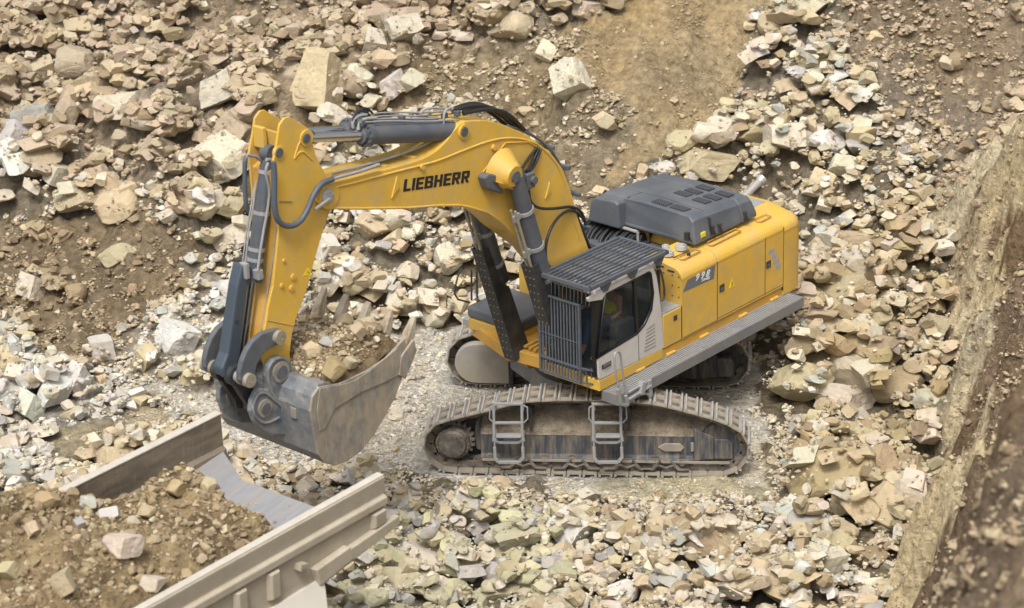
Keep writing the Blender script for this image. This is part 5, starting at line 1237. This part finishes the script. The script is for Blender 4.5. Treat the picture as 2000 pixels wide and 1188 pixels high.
def place_boulder(px, py, wp, hp, pal, label, grp=None, squash=None):
    P, t = hit_ground(px, py+hp*.18, 0.0)
    mpp = t*math.cos(0.0)/CAM['f']
    a = wp*mpp/2*1.2; hh = hp*mpp/2*1.2
    c = min(a*1.2, max(.35*a, hh*.9))
    b = min(max(.55*a, hh*1.0), a*1.1)
    yaw = -CAM['yaw']+rs.uniform(-.35, .35) if wp > hp*.8 else math.pi/2+rs.uniform(-.3, .3)
    if wp <= hp*.8: a, b = hh*1.05, a
    V, F = rock_shape(5 if wp > 50 else 4, rs, 1.1, .7)
    ext = np.abs(V).max(0)
    z = drop(P[0], P[1], a, b, c, yaw, .25)
    if z is None: return
    Rm = rotm(rs, yaw, .16); BPOS.append((P[0], P[1], min(a, b)*1.0))
    Vn = V/ext
    if 'wedge-shaped' in label:       # broad at the foot, one shoulder cut away to a point at the top right
        k_ = (Vn[:, 2]+1)/2; Vn = Vn.copy(); Vn[:, 0] = Vn[:, 0]*(1-.55*k_)+.42*k_; Vn[:, 1] = Vn[:, 1]*(1-.35*k_)
        Vw = Vn*np.array([a, b*.8, c*1.15])
    else: Vw = (Vn*np.array([a, b, c]))@Rm.T
    INDIV.append(dict(P=(P[0], P[1], z), V=Vw, F=F, col=tone(rs, pal), label=label, grp=grp, size=wp))
for bd in BOUL: place_boulder(*bd[:5], bd[5])

# ------------------------------------------------------------------ scattered stones
cands = []


fine_pile = Pile(); crumbs = Pile()
ZORD = ('yellow', 'ochre', 'sand', 'pad', 'brown', 'earth', 'topright', 'right', 'fine', 'upper', 'whitefl')
#            density of big / medium / small stones per m2, and size range scale
DENS = {'whitefl': (11, 46, 400, .95), 'rubble': (14, 52, 430, .95), 'upper': (17, 62, 420, 1.05), 'pad': (.25, 13, 330, .8), 'brown': (2.6, 40, 360, .85), 'earth': (.2, 14, 300, .55), 'fine': (1.2, 75, 360, .75),
        'sand': (.1, 6, 260, .7), 'ochre': (.2, 12, 300, .7), 'yellow': (13, 44, 380, 1.0), 'right': (10, 38, 380, 1.3), 'topright': (5, 75, 300, .8), 'bank': (.9, 34, 450, .7)}
ZN = list(DENS)
PALN = list(PAL); PALA = np.array([PAL[k] for k in PALN])
def scatter(level, rmin, rmax, powr, pile):
    xa, xb, ya, yb = -15.5, 10.5, -25, 17.5
    top = max(DENS[k][level] for k in ZN)*1.45
    n = int((xb-xa)*(yb-ya)*top)
    P = np.c_[rs.uniform(xa, xb, n), rs.uniform(ya, yb, n), np.zeros(n)]; P = P[(P[:, 1] > -12.8) | (P[:, 0] > 1.5)]; P[:, 2] = terrain(P[:, 0], P[:, 1])
    n = len(P)
    m, px, py = zones(P); low = P[:, 1] < 6.0
    zi = np.full(n, ZN.index('rubble'))
    for k in reversed(ZORD): zi[m[k]] = ZN.index(k)
    zi[m['bank']] = ZN.index('bank'); zi[m['bank'] & m['topright'] & ~low] = ZN.index('topright')
    dn = np.array([DENS[k][level] for k in ZN])[zi]; sc_ = np.array([DENS[k][3] for k in ZN])[zi]
    cl = 1+.45*fbm(P[:, 0]*.8, P[:, 1]*.8, seed=91, o=2)
    x, y = P[:, 0], P[:, 1]
    ok = (px > -200) & (px < 2200) & (py > -140) & (py < 1360) & (rs.rand(n)*top < dn*cl)
    trk = (np.abs(x) < 3.15) & (np.abs(np.abs(y)-1.9) < (.45 if level < 2 else .40))
    ok &= ~trk
    if level < 2:
        for (bx, by, br) in BPOS: ok &= (x-bx)**2+(y-by)**2 > (br*.92)**2
    if level < 2: ok &= ~((np.abs(x) < 1.9) & (np.abs(y) < 1.8)) & ~((np.abs(x) < 3.3) & (np.abs(y) < 2.75))
    if level == 0: ok &= ~((np.abs(x) < 3.8) & (y < 3.1) & (y > -3.7-.5*vnoise(x, y, seed=77)))
    if level > 0:
        jj = np.clip(((P[:, 0]-X0)/RES).astype(int), 0, HM.shape[1]-1); ii = np.clip(((P[:, 1]-Y0_)/RES).astype(int), 0, HM.shape[0]-1)
        ok &= ~(OCC[ii, jj] & (rs.rand(len(P)) < (.95 if level == 1 else .93)))
    P = P[ok]; zi = zi[ok]; px = px[ok]; py = py[ok]; n = len(P)
    r = (rmin**-powr+(rmax**-powr-rmin**-powr)*rs.rand(n))**(-1/powr)*sc_[ok]
    r = np.where(zi == ZN.index('bank'), np.minimum(r, .13), r)
    yaw = rs.uniform(0, 2*math.pi, n); abc = np.c_[r, r*rs.uniform(.55, .95, n), r*rs.uniform(.42, .72, n)]
    pal = np.array([PALN.index(pick(rs, ZN[z])) for z in zi]); col = PALA[pal]*rs.uniform(.82, 1.12, (n, 1))*rs.uniform(.96, 1.04, (n, 3))
    sink = np.where(np.isin(zi, [ZN.index(k) for k in ('brown', 'earth', 'bank', 'upper', 'topright')]), .40, .30)
    up_ = zi == ZN.index('upper'); sink = np.where(up_, .50, sink); col = np.where(up_[:, None], col*.86+.14*np.array(C['upper']), col)
    if level == 2:
        j0 = ((P[:, 0]-X0)/RES).astype(int); i0 = ((P[:, 1]-Y0_)/RES).astype(int); P[:, 2] = HM[i0, j0]+abc[:, 2]*.3
        b_ = r > .034; pile.bulk(2, P[b_], abc[b_], yaw[b_], col[b_], rs); pile.bulk(1, P[~b_], abc[~b_], yaw[~b_], col[~b_], rs); return
    keep = np.ones(n, bool)
    for i in np.argsort(-r):
        z = drop(P[i, 0], P[i, 1], abc[i, 0], abc[i, 1], abc[i, 2], yaw[i], sink[i])
        if z is None: keep[i] = False; continue
        P[i, 2] = z
        if (level == 0 and r[i] > .16) and 8 < px[i] < 1992 and 8 < py[i] < 1180:
            keep[i] = False
            V, F = LIB[4][rs.randint(len(LIB[4]))]
            cands.append((r[i], len(cands), dict(P=tuple(P[i]), V=(V/np.abs(V).max(0)*abc[i])@rotm(rs, yaw[i], .4).T, F=F, col=col[i], pal=PALN[pal[i]], px=px[i], py=py[i], r=r[i]), pile))
    for lod, q in (((3, keep),) if level == 0 else ((3, keep & (r > .10)), (2, keep & (r <= .10)))): pile.bulk(lod, P[q], abc[q], yaw[q], col[q], rs)
scatter(0, .14, .66, 2.15, fine_pile)
scatter(1, .06, .14, 1.2, fine_pile)
scatter(2, .018, .062, 1.6, crumbs)

# ================================================================== TRUCK BED
RIM = 4.0
near = WF.hit(751, 931, 2, RIM); tang = R_(56.2+180)
tx = np.array([math.cos(tang), math.sin(tang), 0]); ty = np.array([-math.sin(tang), math.cos(tang), 0])
HWT = 1.745
TF = Frame(near-ty*HWT-np.array([0, 0, RIM]), tang)     # x towards the truck's front, y to its near side
TK = empty('dump_truck', tuple(TF.o), TF.ang)
tag(TK, 'beige dump truck bed half full of earth and rocks at the lower left corner', 'dump truck')
def T_(mb, name, m, parent=TK, bevel=.0, seg=2): return mb.build(name, m, parent, bevel, seg=seg)
S = lambda x, y, s=HWT: TF.Y(x, y, s)
LT = 8.4
# near side: sheet, rim, rib band, lower rail
low = [S(773, 1010), S(700, 1070), S(640, 1122), S(610, 1150)]
mb = MB(); ps = [(0, RIM-.02), (LT, RIM-.02), (LT, 2.2), (3.4, 2.2), (low[3][0], low[3][1]), (low[1][0], low[1][1]), (.02, low[0][1])]
mb.prism(ps, HWT-.10, HWT-.04); side_n = T_(mb, 'near_side_wall', TRUCK)
mb = MB(); mb.prism([(HWT-.16, RIM), (HWT-.01, RIM), (HWT-.01, RIM-.03), (HWT-.035, RIM-.30), (HWT+.03, RIM-.33), (HWT+.03, RIM-.45), (HWT-.04, RIM-.49), (HWT-.12, RIM-.49)], -.02, LT, axis=0); T_(mb, 'rim_beam', TRUCK, side_n, .018)
mb = MB(); mb.box(-.022, LT, HWT-.165, HWT-.03, RIM+.001, RIM+.022); T_(mb, 'rim_strip', TRIM, side_n, .008)
# ribs
ribs = [S(748, 1012), S(540, 1130), S(478, 1166), S(300, 1262)]
mb0 = None
for k, px_ in enumerate(((752, 1000), (534, 1128), (470, 1168), (300, 1265), (200, 1330))):
    c = S(*px_); wv = .13 if k else .16
    zb = RIM-.50; zl = c[1]-.35 if k else low[0][1]
    mb = MB(); x0 = c[0]
    x0 = max(x0, wv+.02)
    mb.add([(x0-wv, HWT-.04, zb), (x0+wv, HWT-.04, zb), (x0+wv, HWT-.04, zl), (x0-wv, HWT-.04, zl), (x0-wv+.05, HWT+.07, zb+.0), (x0+wv-.05, HWT+.07, zb), (x0+wv-.05, HWT+.05, zl+.03), (x0-wv+.05, HWT+.05, zl+.03)],
           [(0, 1, 2, 3), (7, 6, 5, 4), (0, 4, 5, 1), (1, 5, 6, 2), (2, 6, 7, 3), (3, 7, 4, 0)])
    T_(mb, 'side_rib', TRUCK, side_n, .015)
# lower rail along the chute edge
A = np.array(S(774, 1004)); Bq = np.array(S(632, 1102)); D = np.array(S(622, 1142)); E2 = np.array(S(776, 1021))
mb = MB(); mb.prism([tuple(A), tuple(Bq), tuple(np.array(S(660, 1060))+[0, 0]), tuple(np.array(S(612, 1092))), tuple(np.array(S(598, 1112))), tuple(D), tuple(E2)], HWT-.06, HWT+.06) if False else mb.prism([tuple(A), tuple(Bq), tuple(D), tuple(E2)], HWT-.05, HWT+.07)
T_(mb, 'lower_rail', TRUCK, side_n, .02)
mb = MB(); q = [S(*p, HWT+.03) for p in ((678, 1066), (612, 1112), (620, 1142), (686, 1088))]; mb.prism(q, HWT-.04, HWT+.10); T_(mb, 'rail_gusset', TRUCK, side_n, .015)
mb = MB(); c = S(588, 1105, HWT+.03); mb.prism([(c[0]-.09, c[1]+.02), (c[0]+.06, c[1]+.06), (c[0]+.08, c[1]-.04)], HWT-.04, HWT+.10); T_(mb, 'side_hook', TRUCK, side_n)
# belly skirt: pale sloping surface below the side wall
mb = MB()
kk = [(1.42, HWT+.02, 2.98), (LT, HWT+.02, 2.86), (LT, HWT+.42, 2.2), (1.75, HWT+.42, 2.28)]
kk2 = [(x, y-.10, z-.05) for x, y, z in kk]
mb.add(kk+kk2, [(0, 1, 2, 3), (7, 6, 5, 4), (0, 4, 5, 1), (1, 5, 6, 2), (2, 6, 7, 3), (3, 7, 4, 0)]); T_(mb, 'side_skirt', mat('pale dusty skirt', (.58, .545, .47), .75, noise=.06, nscale=2), side_n, .02)
# far side: stepped inner wall with rim
fl = -HWT
mb = MB()
sec = [(fl-.02, RIM), (fl-.14, RIM), (fl-.14, 2.6), (fl+.02, 2.6), (fl+.22, 2.95), (fl+.06, 3.28), (fl+.05, 3.42), (fl-.02, 3.47)]
# the rear end is cut back along a slope
x_rear = S(440, 806, 0)[0]
rr = TF.Y(492, 842, fl+.06)
mb.prism(sec, -.10, LT, axis=0); side_f = T_(mb, 'far_side_wall', TIN)
mb = MB(); mb.box(-.12, LT, fl-.16, fl-.01, RIM+.001, RIM+.03); mb.box(-.12, LT, fl-.17, fl-.142, 2.7, RIM); T_(mb, 'far_rim', TRIM, side_f, .01)
# floor: tail chute, chamfers
f1 = TF.Z(511, 880, 3.0); 
nf = 24; vs = []; fs = []
prof_f = [(fl+.02, .42), (fl+.42, .0), (HWT-.50, .0), (HWT-.10, .42)]
for i in range(nf+1):
    x = -.02+(LT+.02)*i/nf; zf = 3.02-.11*min(x, 3.2)-.02*max(0, x-3.2)
    for (s, dz) in prof_f: vs.append((x, s, zf+dz))
for i in range(nf+1):
    x = -.02+(LT+.02)*i/nf; zf = 2.94-.11*min(x, 3.2)-.02*max(0, x-3.2)
    for (s, dz) in prof_f: vs.append((x, s, zf+dz-.02))
o_ = (nf+1)*4
for i in range(nf):
    for k_ in range(3):
        a = i*4+k_; fs += [[a, a+4, a+5, a+1], [o_+a, o_+a+1, o_+a+5, o_+a+4]]
for k_ in range(3): fs.append([k_, k_+1, o_+k_+1, o_+k_])
mb = MB(); mb.add(vs, fs); T_(mb, 'bed_floor', TFL)
mb = MB()
mb.box(LT-.1, LT, -HWT, HWT, 2.3, RIM+.1); T_(mb, 'front_wall', TRUCK)
# chassis, axles and wheels under the bed
mb = MB(); 
for s in (-.45, .45): mb.box(1.2, 8.3, s-.09, s+.09, 1.35, 1.75)
for x in (2.0, 4.2, 6.5): mb.box(x-.1, x+.1, -.5, .5, 1.4, 1.7)
mb.box(1.6, 2.1, -.8, .8, 1.7, 2.4); T_(mb, 'chassis', BLK)
for x in (2.5, 4.3):
    mb = MB(); mb.cyl((x, -1.3, .85), (x, 1.3, .85), .14, n=16); T_(mb, 'axle', BLK)
    for s in (-1, 1):
        mb = MB(); P_ = [(.50, .62), (.46, .80), (.30, .86), (-.0, .87), (-.30, .86), (-.46, .80), (-.50, .62)]; n = 40; y0 = s*1.42
        vs = []; 
        for i in range(n):
            a = 2*math.pi*i/n
            for (dy, r) in P_: vs.append((x+r*math.cos(a), y0+dy*.62, .87+r*math.sin(a)))
        L_ = len(P_); fs = [[i*L_+k_, i*L_+k_+1, ((i+1) % n)*L_+k_+1, ((i+1) % n)*L_+k_] for i in range(n) for k_ in range(L_-1)]
        mb.add(vs, fs, True); w_ = T_(mb, 'wheel', TYRE)
        mb = MB(); mb.cyl((x, y0-.26, .87), (x, y0+.26, .87), .55, n=32); mb.cyl((x, y0-.30, .87), (x, y0+.30, .87), .2, n=20); mb.build('rim', TRUCK, w_, .02)
        mb = MB()
        for i in range(22):
            a = 2*math.pi*i/22; c_ = Vector((x+.88*math.cos(a), y0, .87+.88*math.sin(a))); d_ = Vector((-math.sin(a), 0, math.cos(a)))
            mb.bar(c_+Vector((0, -.27, 0))-d_*.03, c_+Vector((0, .27, 0))+d_*.03, .09, .06)
        mb.build('tyre_tread', TYRE, w_)

# ================================================================== LOADS
def load_mesh(name, fr, x0, x1, y0, y1, hf, res, colA, colB, seed, amp):
    nx = int((x1-x0)/res); ny = int((y1-y0)/res)
    gx = np.linspace(x0, x1, nx+1); gy = np.linspace(y0, y1, ny+1); X, Y = np.meshgrid(gx, gy); x = X.ravel(); y = Y.ravel()
    z = hf(x, y)
    W_ = fr.o+np.outer(x, fr.x)+np.outer(y, fr.y)+np.outer(z, fr.z)
    n1 = fbm(x*1.6, y*1.6, seed=seed, o=4); t = sstep(-.4, .5, n1)[:, None]
    col = np.array(colA)*(1-t)+np.array(colB)*t; col = col*(1+.15*vnoise(x*9, y*9, seed=seed+2)[:, None])
    idx = np.arange((nx+1)*(ny+1)).reshape(ny+1, nx+1); F = np.stack([idx[:-1, :-1], idx[:-1, 1:], idx[1:, 1:], idx[1:, :-1]], -1).reshape(-1, 4)
    return W_, F, col
def truck_h(x, y):
    # heap of earth: its crest crosses the bed, the tail end stays bare
    e = .28*fbm(x*.9, y*1.2, seed=101, o=3)
    edge = sstep(.85, 1.9, x-.18*y+e)
    z = 2.45+edge*(1.45+.16*np.clip(x-2, 0, 3.2)-.16*(y/1.6)**2*sstep(7, 3, x))
    z = z+.28*np.exp(-((x-1.9)/.6)**2-((y+.4)/.9)**2)+.25*np.exp(-((x-4.6)/1.0)**2-((y+.9)/.7)**2)
    z = z+sstep(3.3, 4.4, x)*sstep(-.7, -1.5, y)*.35-sstep(3.2, 2.2, x)*sstep(-.9, -1.5, y)*.75*edge
    z = z-.12*sstep(.9, 1.5, y)*edge
    z = z+edge*(.17*fbm(x*1.7, y*1.7, seed=103, o=3)+.09*np.abs(fbm(x*5, y*5, seed=104, o=2)))
    z = np.minimum(z, 3.90+.9*np.clip(HWT-.09-y, 0, 3))                # slopes down to both rims
    z = np.minimum(z, 3.96+1.8*np.clip(y-fl-.02, 0, 3))
    return z
W_, F, col = load_mesh('', TF, .9, LT-.1, fl+.02, HWT-.09, truck_h, .05, (.37, .28, .155), (.25, .185, .105), 111, 0)
lo = np_mesh('earth_load', W_, F, col, SOIL, smooth=True)
tag(lo, 'heap of brown earth filling the front of the truck bed', 'earth', kind='stuff')
def bucket_h(x, y):
    t = (8.1-x)/1.9
    z = 4.03+.22*np.sin(np.clip(t, 0, 1)*math.pi)+.06*t+.04*sstep(.5, 1.0, y)+.10*fbm(x*2.2, y*2.2, seed=121, o=3)+.05*np.abs(fbm(x*6, y*6, seed=122, o=2))
    z = z+.22*np.exp(-((x-6.75)/.35)**2-((y-.7)/.4)**2)+.10*sstep(6.7, 6.3, x)
    d = np.minimum(np.minimum(BW-np.abs(y), x-6.20), 8.16-x)          # the heap runs down to the bucket's rim
    return np.minimum(z, 3.95+1.5*np.clip(d, 0, 1)+.16*sstep(7.0, 6.4, x))
W_, F, col = load_mesh('', UF, 6.24, 8.14, -BW+.02, BW-.01, bucket_h, .04, (.36, .275, .16), (.25, .185, .105), 131, 0)
lb = np_mesh('earth_heap', W_, F, col, SOIL, smooth=True)
tag(lb, 'brown earth and crumbs heaped inside the excavator bucket', 'earth', kind='stuff')
loadcr = Pile(); bcr = Pile()
def on_load(fr, hf, x, y, r, pal, lod, flat=.7, sink=.25, big=False):
    z = float(hf(np.array([x]), np.array([y]))[0])
    V, F = (rock_shape(lod, rs, 1.2, .7) if big else LIB[lod][rs.randint(len(LIB[lod]))]); ext = np.abs(V).max(0)
    a, b, c = r, r*rs.uniform(.6, .85), r*flat*rs.uniform(.8, 1.1); Rm = rotm(rs, rs.uniform(0, 6.3), .5)
    P = fr.o+fr.x*x+fr.y*y+fr.z*(z+c*(1-2*sink)); return P, (V/ext*np.array([a, b, c]))@Rm.T, F, tone(rs, pal)
for _ in range(4200):
    x = rs.uniform(1.5, LT-.3); y = rs.uniform(fl+.2, HWT-.3)
    if truck_h(np.array([x]), np.array([y]))[0] < 2.9 and rs.rand() < .8: continue
    r = .02*(1-rs.rand()*.985)**-.5; r = min(r, .12); z = 1
    P, V, F, c = on_load(TF, truck_h, x, y, r, pick(rs, 'brown' if rs.rand() < .8 else 'fine'), 1 if r < .05 else 2, .7, .4); c = c*.7+.3*np.array((.33, .25, .14)); loadcr.add(V+P, F, c)
for _ in range(2600):
    x = rs.uniform(6.36, 8.0); y = rs.uniform(-BW+.1, BW-.1); r = min(.016*(1-rs.rand()*.985)**-.5, .085)
    P, V, F, c = on_load(UF, bucket_h, x, y, r, pick(rs, 'brown' if rs.rand() < .55 else 'fine'), 1 if r < .04 else 2); bcr.add(V+P, F, c)
TL = [(240, 1070, 90, 'cream', 'cream-sided rock in the truck load, left of the middle'), (215, 1010, 44, 'white', 'white rock at the edge of the truck load, by the scraped inner wall'),
      (530, 985, 70, 'ochre', 'ochre boulder leaning at the tail end of the truck load'), (475, 955, 60, 'tan', 'tan clump on the truck load beside the bare floor'),
      (300, 1145, 56, 'cream', 'angular cream rock near the near rim of the truck load'), (125, 1145, 70, 'tan', 'split tan rock at the bottom of the truck load'),
      (20, 1120, 62, 'tan', 'tan rock at the left edge of the truck load'), (155, 1022, 36, 'grey', 'egg-shaped grey rock on the left part of the truck load'),
      (95, 985, 60, 'ochre', 'ochre wedge rock lying on the far rim of the truck bed'), (65, 1040, 50, 'tan', 'flat tan rock behind the left part of the load'),
      (545, 1040, 40, 'white', 'pale rock by the near wall at the tail of the load'), (440, 1040, 30, 'tan', 'small round tan rock in the middle of the truck load'),
      (365, 1125, 34, 'ochre', 'small ochre rock by the near rim of the bed'), (290, 1005, 44, 'tan', 'tan clump poking up at the back of the load'),
      (170, 990, 50, 'white', 'white streaked rock where the load meets the far rim'), (345, 960, 60, 'ochre', 'ochre lump on top of the truck heap'), (405, 950, 56, 'tan', 'tan lump right of the ochre one on the heap')]
def hit_load(fr, hf, px, py):
    d = ray(px, py); d = d/np.linalg.norm(d); t = 28.
    while t < 60:
        P = CC+d*t-fr.o; x, y = P@fr.x, P@fr.y
        if P[2] < float(hf(np.array([x]), np.array([y]))[0]): return x, y, t
        t += .04
    return None
for px, py, wp, pal, lab in TL:
    h_ = hit_load(TF, truck_h, px, py+wp*.12)
    if h_ is None: continue
    r = wp*h_[2]/CAM['f']/2*.95; P, V, F, c = on_load(TF, truck_h, h_[0], h_[1], r, pal, 4 if wp > 45 else 3, .75, .22, True)
    INDIV.append(dict(P=tuple(P), V=V, F=F, col=c, label=lab, grp=None, size=wp))
BL = [(785, 622, 42, 'tan', 'round tan rock balanced at the right corner of the bucket'), (700, 650, 44, 'tan', 'squared tan rock in the bucket load in front of the teeth'),
      (655, 735, 60, 'ochre', 'ochre lump by the near rim of the bucket'), (610, 690, 44, 'tan', 'tan lump in the left of the bucket load'), (685, 715, 40, 'tan', 'tan lump in the middle of the bucket load'),
      (640, 672, 34, 'grey', 'long grey-brown stone lying in the bucket load'), (595, 628, 32, 'tan', 'small tan stone by the stick in the bucket load'), (760, 640, 40, 'brown', 'brown lump below the round rock at the bucket corner'), (755, 605, 40, 'brown', 'brown crumbly lump left of the round rock in the bucket')]
for px, py, wp, pal, lab in BL:
    h_ = hit_load(UF, bucket_h, px, py+6)
    if h_ is None: continue
    x = np.clip(h_[0], 6.3, 8.0); y = np.clip(h_[1], -1.0, 1.0)
    r = wp*h_[2]/CAM['f']/2*1.1; P, V, F, c = on_load(UF, bucket_h, x, y, r, pal, 3, .8, .2, True)
    INDIV.append(dict(P=tuple(P), V=V, F=F, col=c, label=lab, grp=None, size=wp))

# ------------------------------------------------------------------ which scattered stones become things of their own
EXMASK = [[(480, 300), (500, 215), (600, 240), (700, 205), (900, 200), (1000, 215), (1090, 300), (1160, 420), (1300, 340), (1490, 345), (1570, 420), (1570, 590), (1480, 640), (1475, 760), (1470, 930), (840, 935), (820, 840), (870, 640), (920, 640), (880, 500), (930, 420), (640, 410), (600, 560), (650, 560), (820, 620), (780, 760), (680, 910), (560, 870), (440, 820), (405, 720), (460, 500)],
          [(-10, 1030), (160, 950), (440, 806), (520, 860), (700, 960), (760, 925), (780, 1030), (620, 1140), (560, 1200), (-10, 1200)]]
cp = np.array([(c[2]['px'], c[2]['py']) for c in cands]); hid = inpoly(cp[:, 0], cp[:, 1], EXMASK[0]) | inpoly(cp[:, 0], cp[:, 1], EXMASK[1])
order = sorted(range(len(cands)), key=lambda i: -cands[i][0]/np.linalg.norm(np.array(cands[i][2]['P'])-CC))
NFREE = 298-len(INDIV); chosen = []
for i in order:
    if hid[i] or len(chosen) >= NFREE: cands[i][3].add(cands[i][2]['V']+np.array(cands[i][2]['P']), cands[i][2]['F'], cands[i][2]['col'])
    else: chosen.append(i)
LM = {'the wedge-shaped boulder': (600, 172), 'the upright slab': (92, 25), 'the half-buried whitish boulder': (412, 190), 'the stick head': (555, 250), 'the pyramid-shaped rock': (790, 66), 'the boom knee': (1000, 240),
      'the pale streaked outcrop': (1115, 172), 'the slab behind the hood': (1376, 334), 'the exhaust pipe': (1475, 365), 'the white and tan boulder': (1614, 284), 'the counterweight': (1565, 480), 'the catwalk end': (1560, 585),
      'the flat brown slab': (1756, 762), 'the pale-topped boulder': (1650, 784), 'the large brown boulder': (1700, 926), 'the bank foot': (1840, 860), 'the near track idler': (1440, 890), 'the right ladder': (1186, 900), 'the left ladder': (992, 900),
      'the track sprocket': (880, 870), 'the ochre upright rock': (1228, 1055), 'the layered grey rock': (1520, 1130), 'the truck bed tail': (765, 980), 'the yellowish boulder': (780, 1130), 'the biggest white rock': (350, 661),
      'the tall white block': (154, 752), 'the tooth-shaped rock': (60, 798), 'the striped rock': (62, 566), 'the far rim of the truck': (240, 905), 'the middle of the boom': (780, 410), 'the big pale boulder': (440, 325),
      'the grey wedge rock': (28, 298), 'the top right corner': (1900, 60), 'the right clay bank': (1920, 640), 'the narrow cream rock': (1660, 180), 'the smooth earth face': (1350, 150), 'the bucket': (740, 800)}
names = list(LM); LP = np.array([LM[k] for k in names], float)
DIRW = ['right of', 'up and right of', 'above', 'up and left of', 'left of', 'down and left of', 'below', 'down and right of']
CW = dict(cream='cream', tan='tan', white='white', grey='grey', brown='brown', ochre='ochre', yellow='yellowish', clod='dark brown', pink='pinkish tan')
ORD = ['', 'second ', 'third ', 'fourth ', 'fifth ', 'sixth ', 'seventh ', 'eighth ', 'ninth ', 'tenth ']
buckets = {}
for i in chosen:
    c = cands[i][2]; d = LP-np.array([c['px'], c['py']]); k = int(np.argmin((d**2).sum(1))); v = -d[k]; ang = math.degrees(math.atan2(-v[1], v[0])) % 360
    buckets.setdefault((c['pal'], DIRW[int(((ang+22.5) % 360)//45)], names[k]), []).append((float(np.hypot(*v)), i))
for (pal, dr, nm), lst in buckets.items():
    lst.sort()
    for r_, (dist, i) in enumerate(lst):
        c = cands[i][2]; sz = 'large ' if c['r'] > .24 else ''
        near_ = 'nearest ' if (len(lst) > 1 and r_ == 0) else ''
        w_ = 'clod' if pal == 'clod' else 'rock'
        c['label'] = f"{near_}{ORD[min(r_, 9)]}{'nearest ' if r_ else ''}{CW[pal]} loose {w_} {dr} {nm}"
        c['grp'] = 'loose rocks of the quarry floor and slopes'; INDIV.append(c)
for k, c in enumerate(INDIV):
    o = np_mesh('boulder' if c.get('size', 0) > 40 else 'rock', c['V'], c['F'], np.tile(c['col'], (len(c['V']), 1)), ROCK); o.location = c['P']
    tag(o, c['label'], 'rock', c.get('grp') or 'large boulders lying about the quarry')
tag(fine_pile.build('rubble'), 'loose rubble stones covering the quarry floor and slopes', 'rubble', kind='stuff')
tag(crumbs.build('gravel'), 'fine gravel and stone chips scattered over the ground', 'gravel', kind='stuff')
for _ in range(260):      # crumbs spilt on the bare floor
    x = abs(rs.normal())*.5; x = 1.6-x; y = rs.uniform(-1.2, 1.4)
    if x < .05: continue
    r = rs.uniform(.008, .03); V, F = LIB[1][rs.randint(len(LIB[1]))]; zf = 3.02-.11*x+r*.4
    P = TF.o+TF.x*x+TF.y*y+TF.z*zf; loadcr.add(V/np.abs(V).max(0)*r*.8+P, F, tone(rs, 'brown' if rs.rand() < .6 else 'tan'))
tag(loadcr.build('load_rubble'), 'small stones mixed into the earth in the truck bed', 'rubble', kind='stuff')
tag(bcr.build('bucket_rubble'), 'small stones mixed into the earth in the bucket', 'rubble', kind='stuff')
print('STONES', len(cands), 'indiv', len(INDIV), 'fine', fine_pile.cnt, 'crumb', crumbs.cnt)
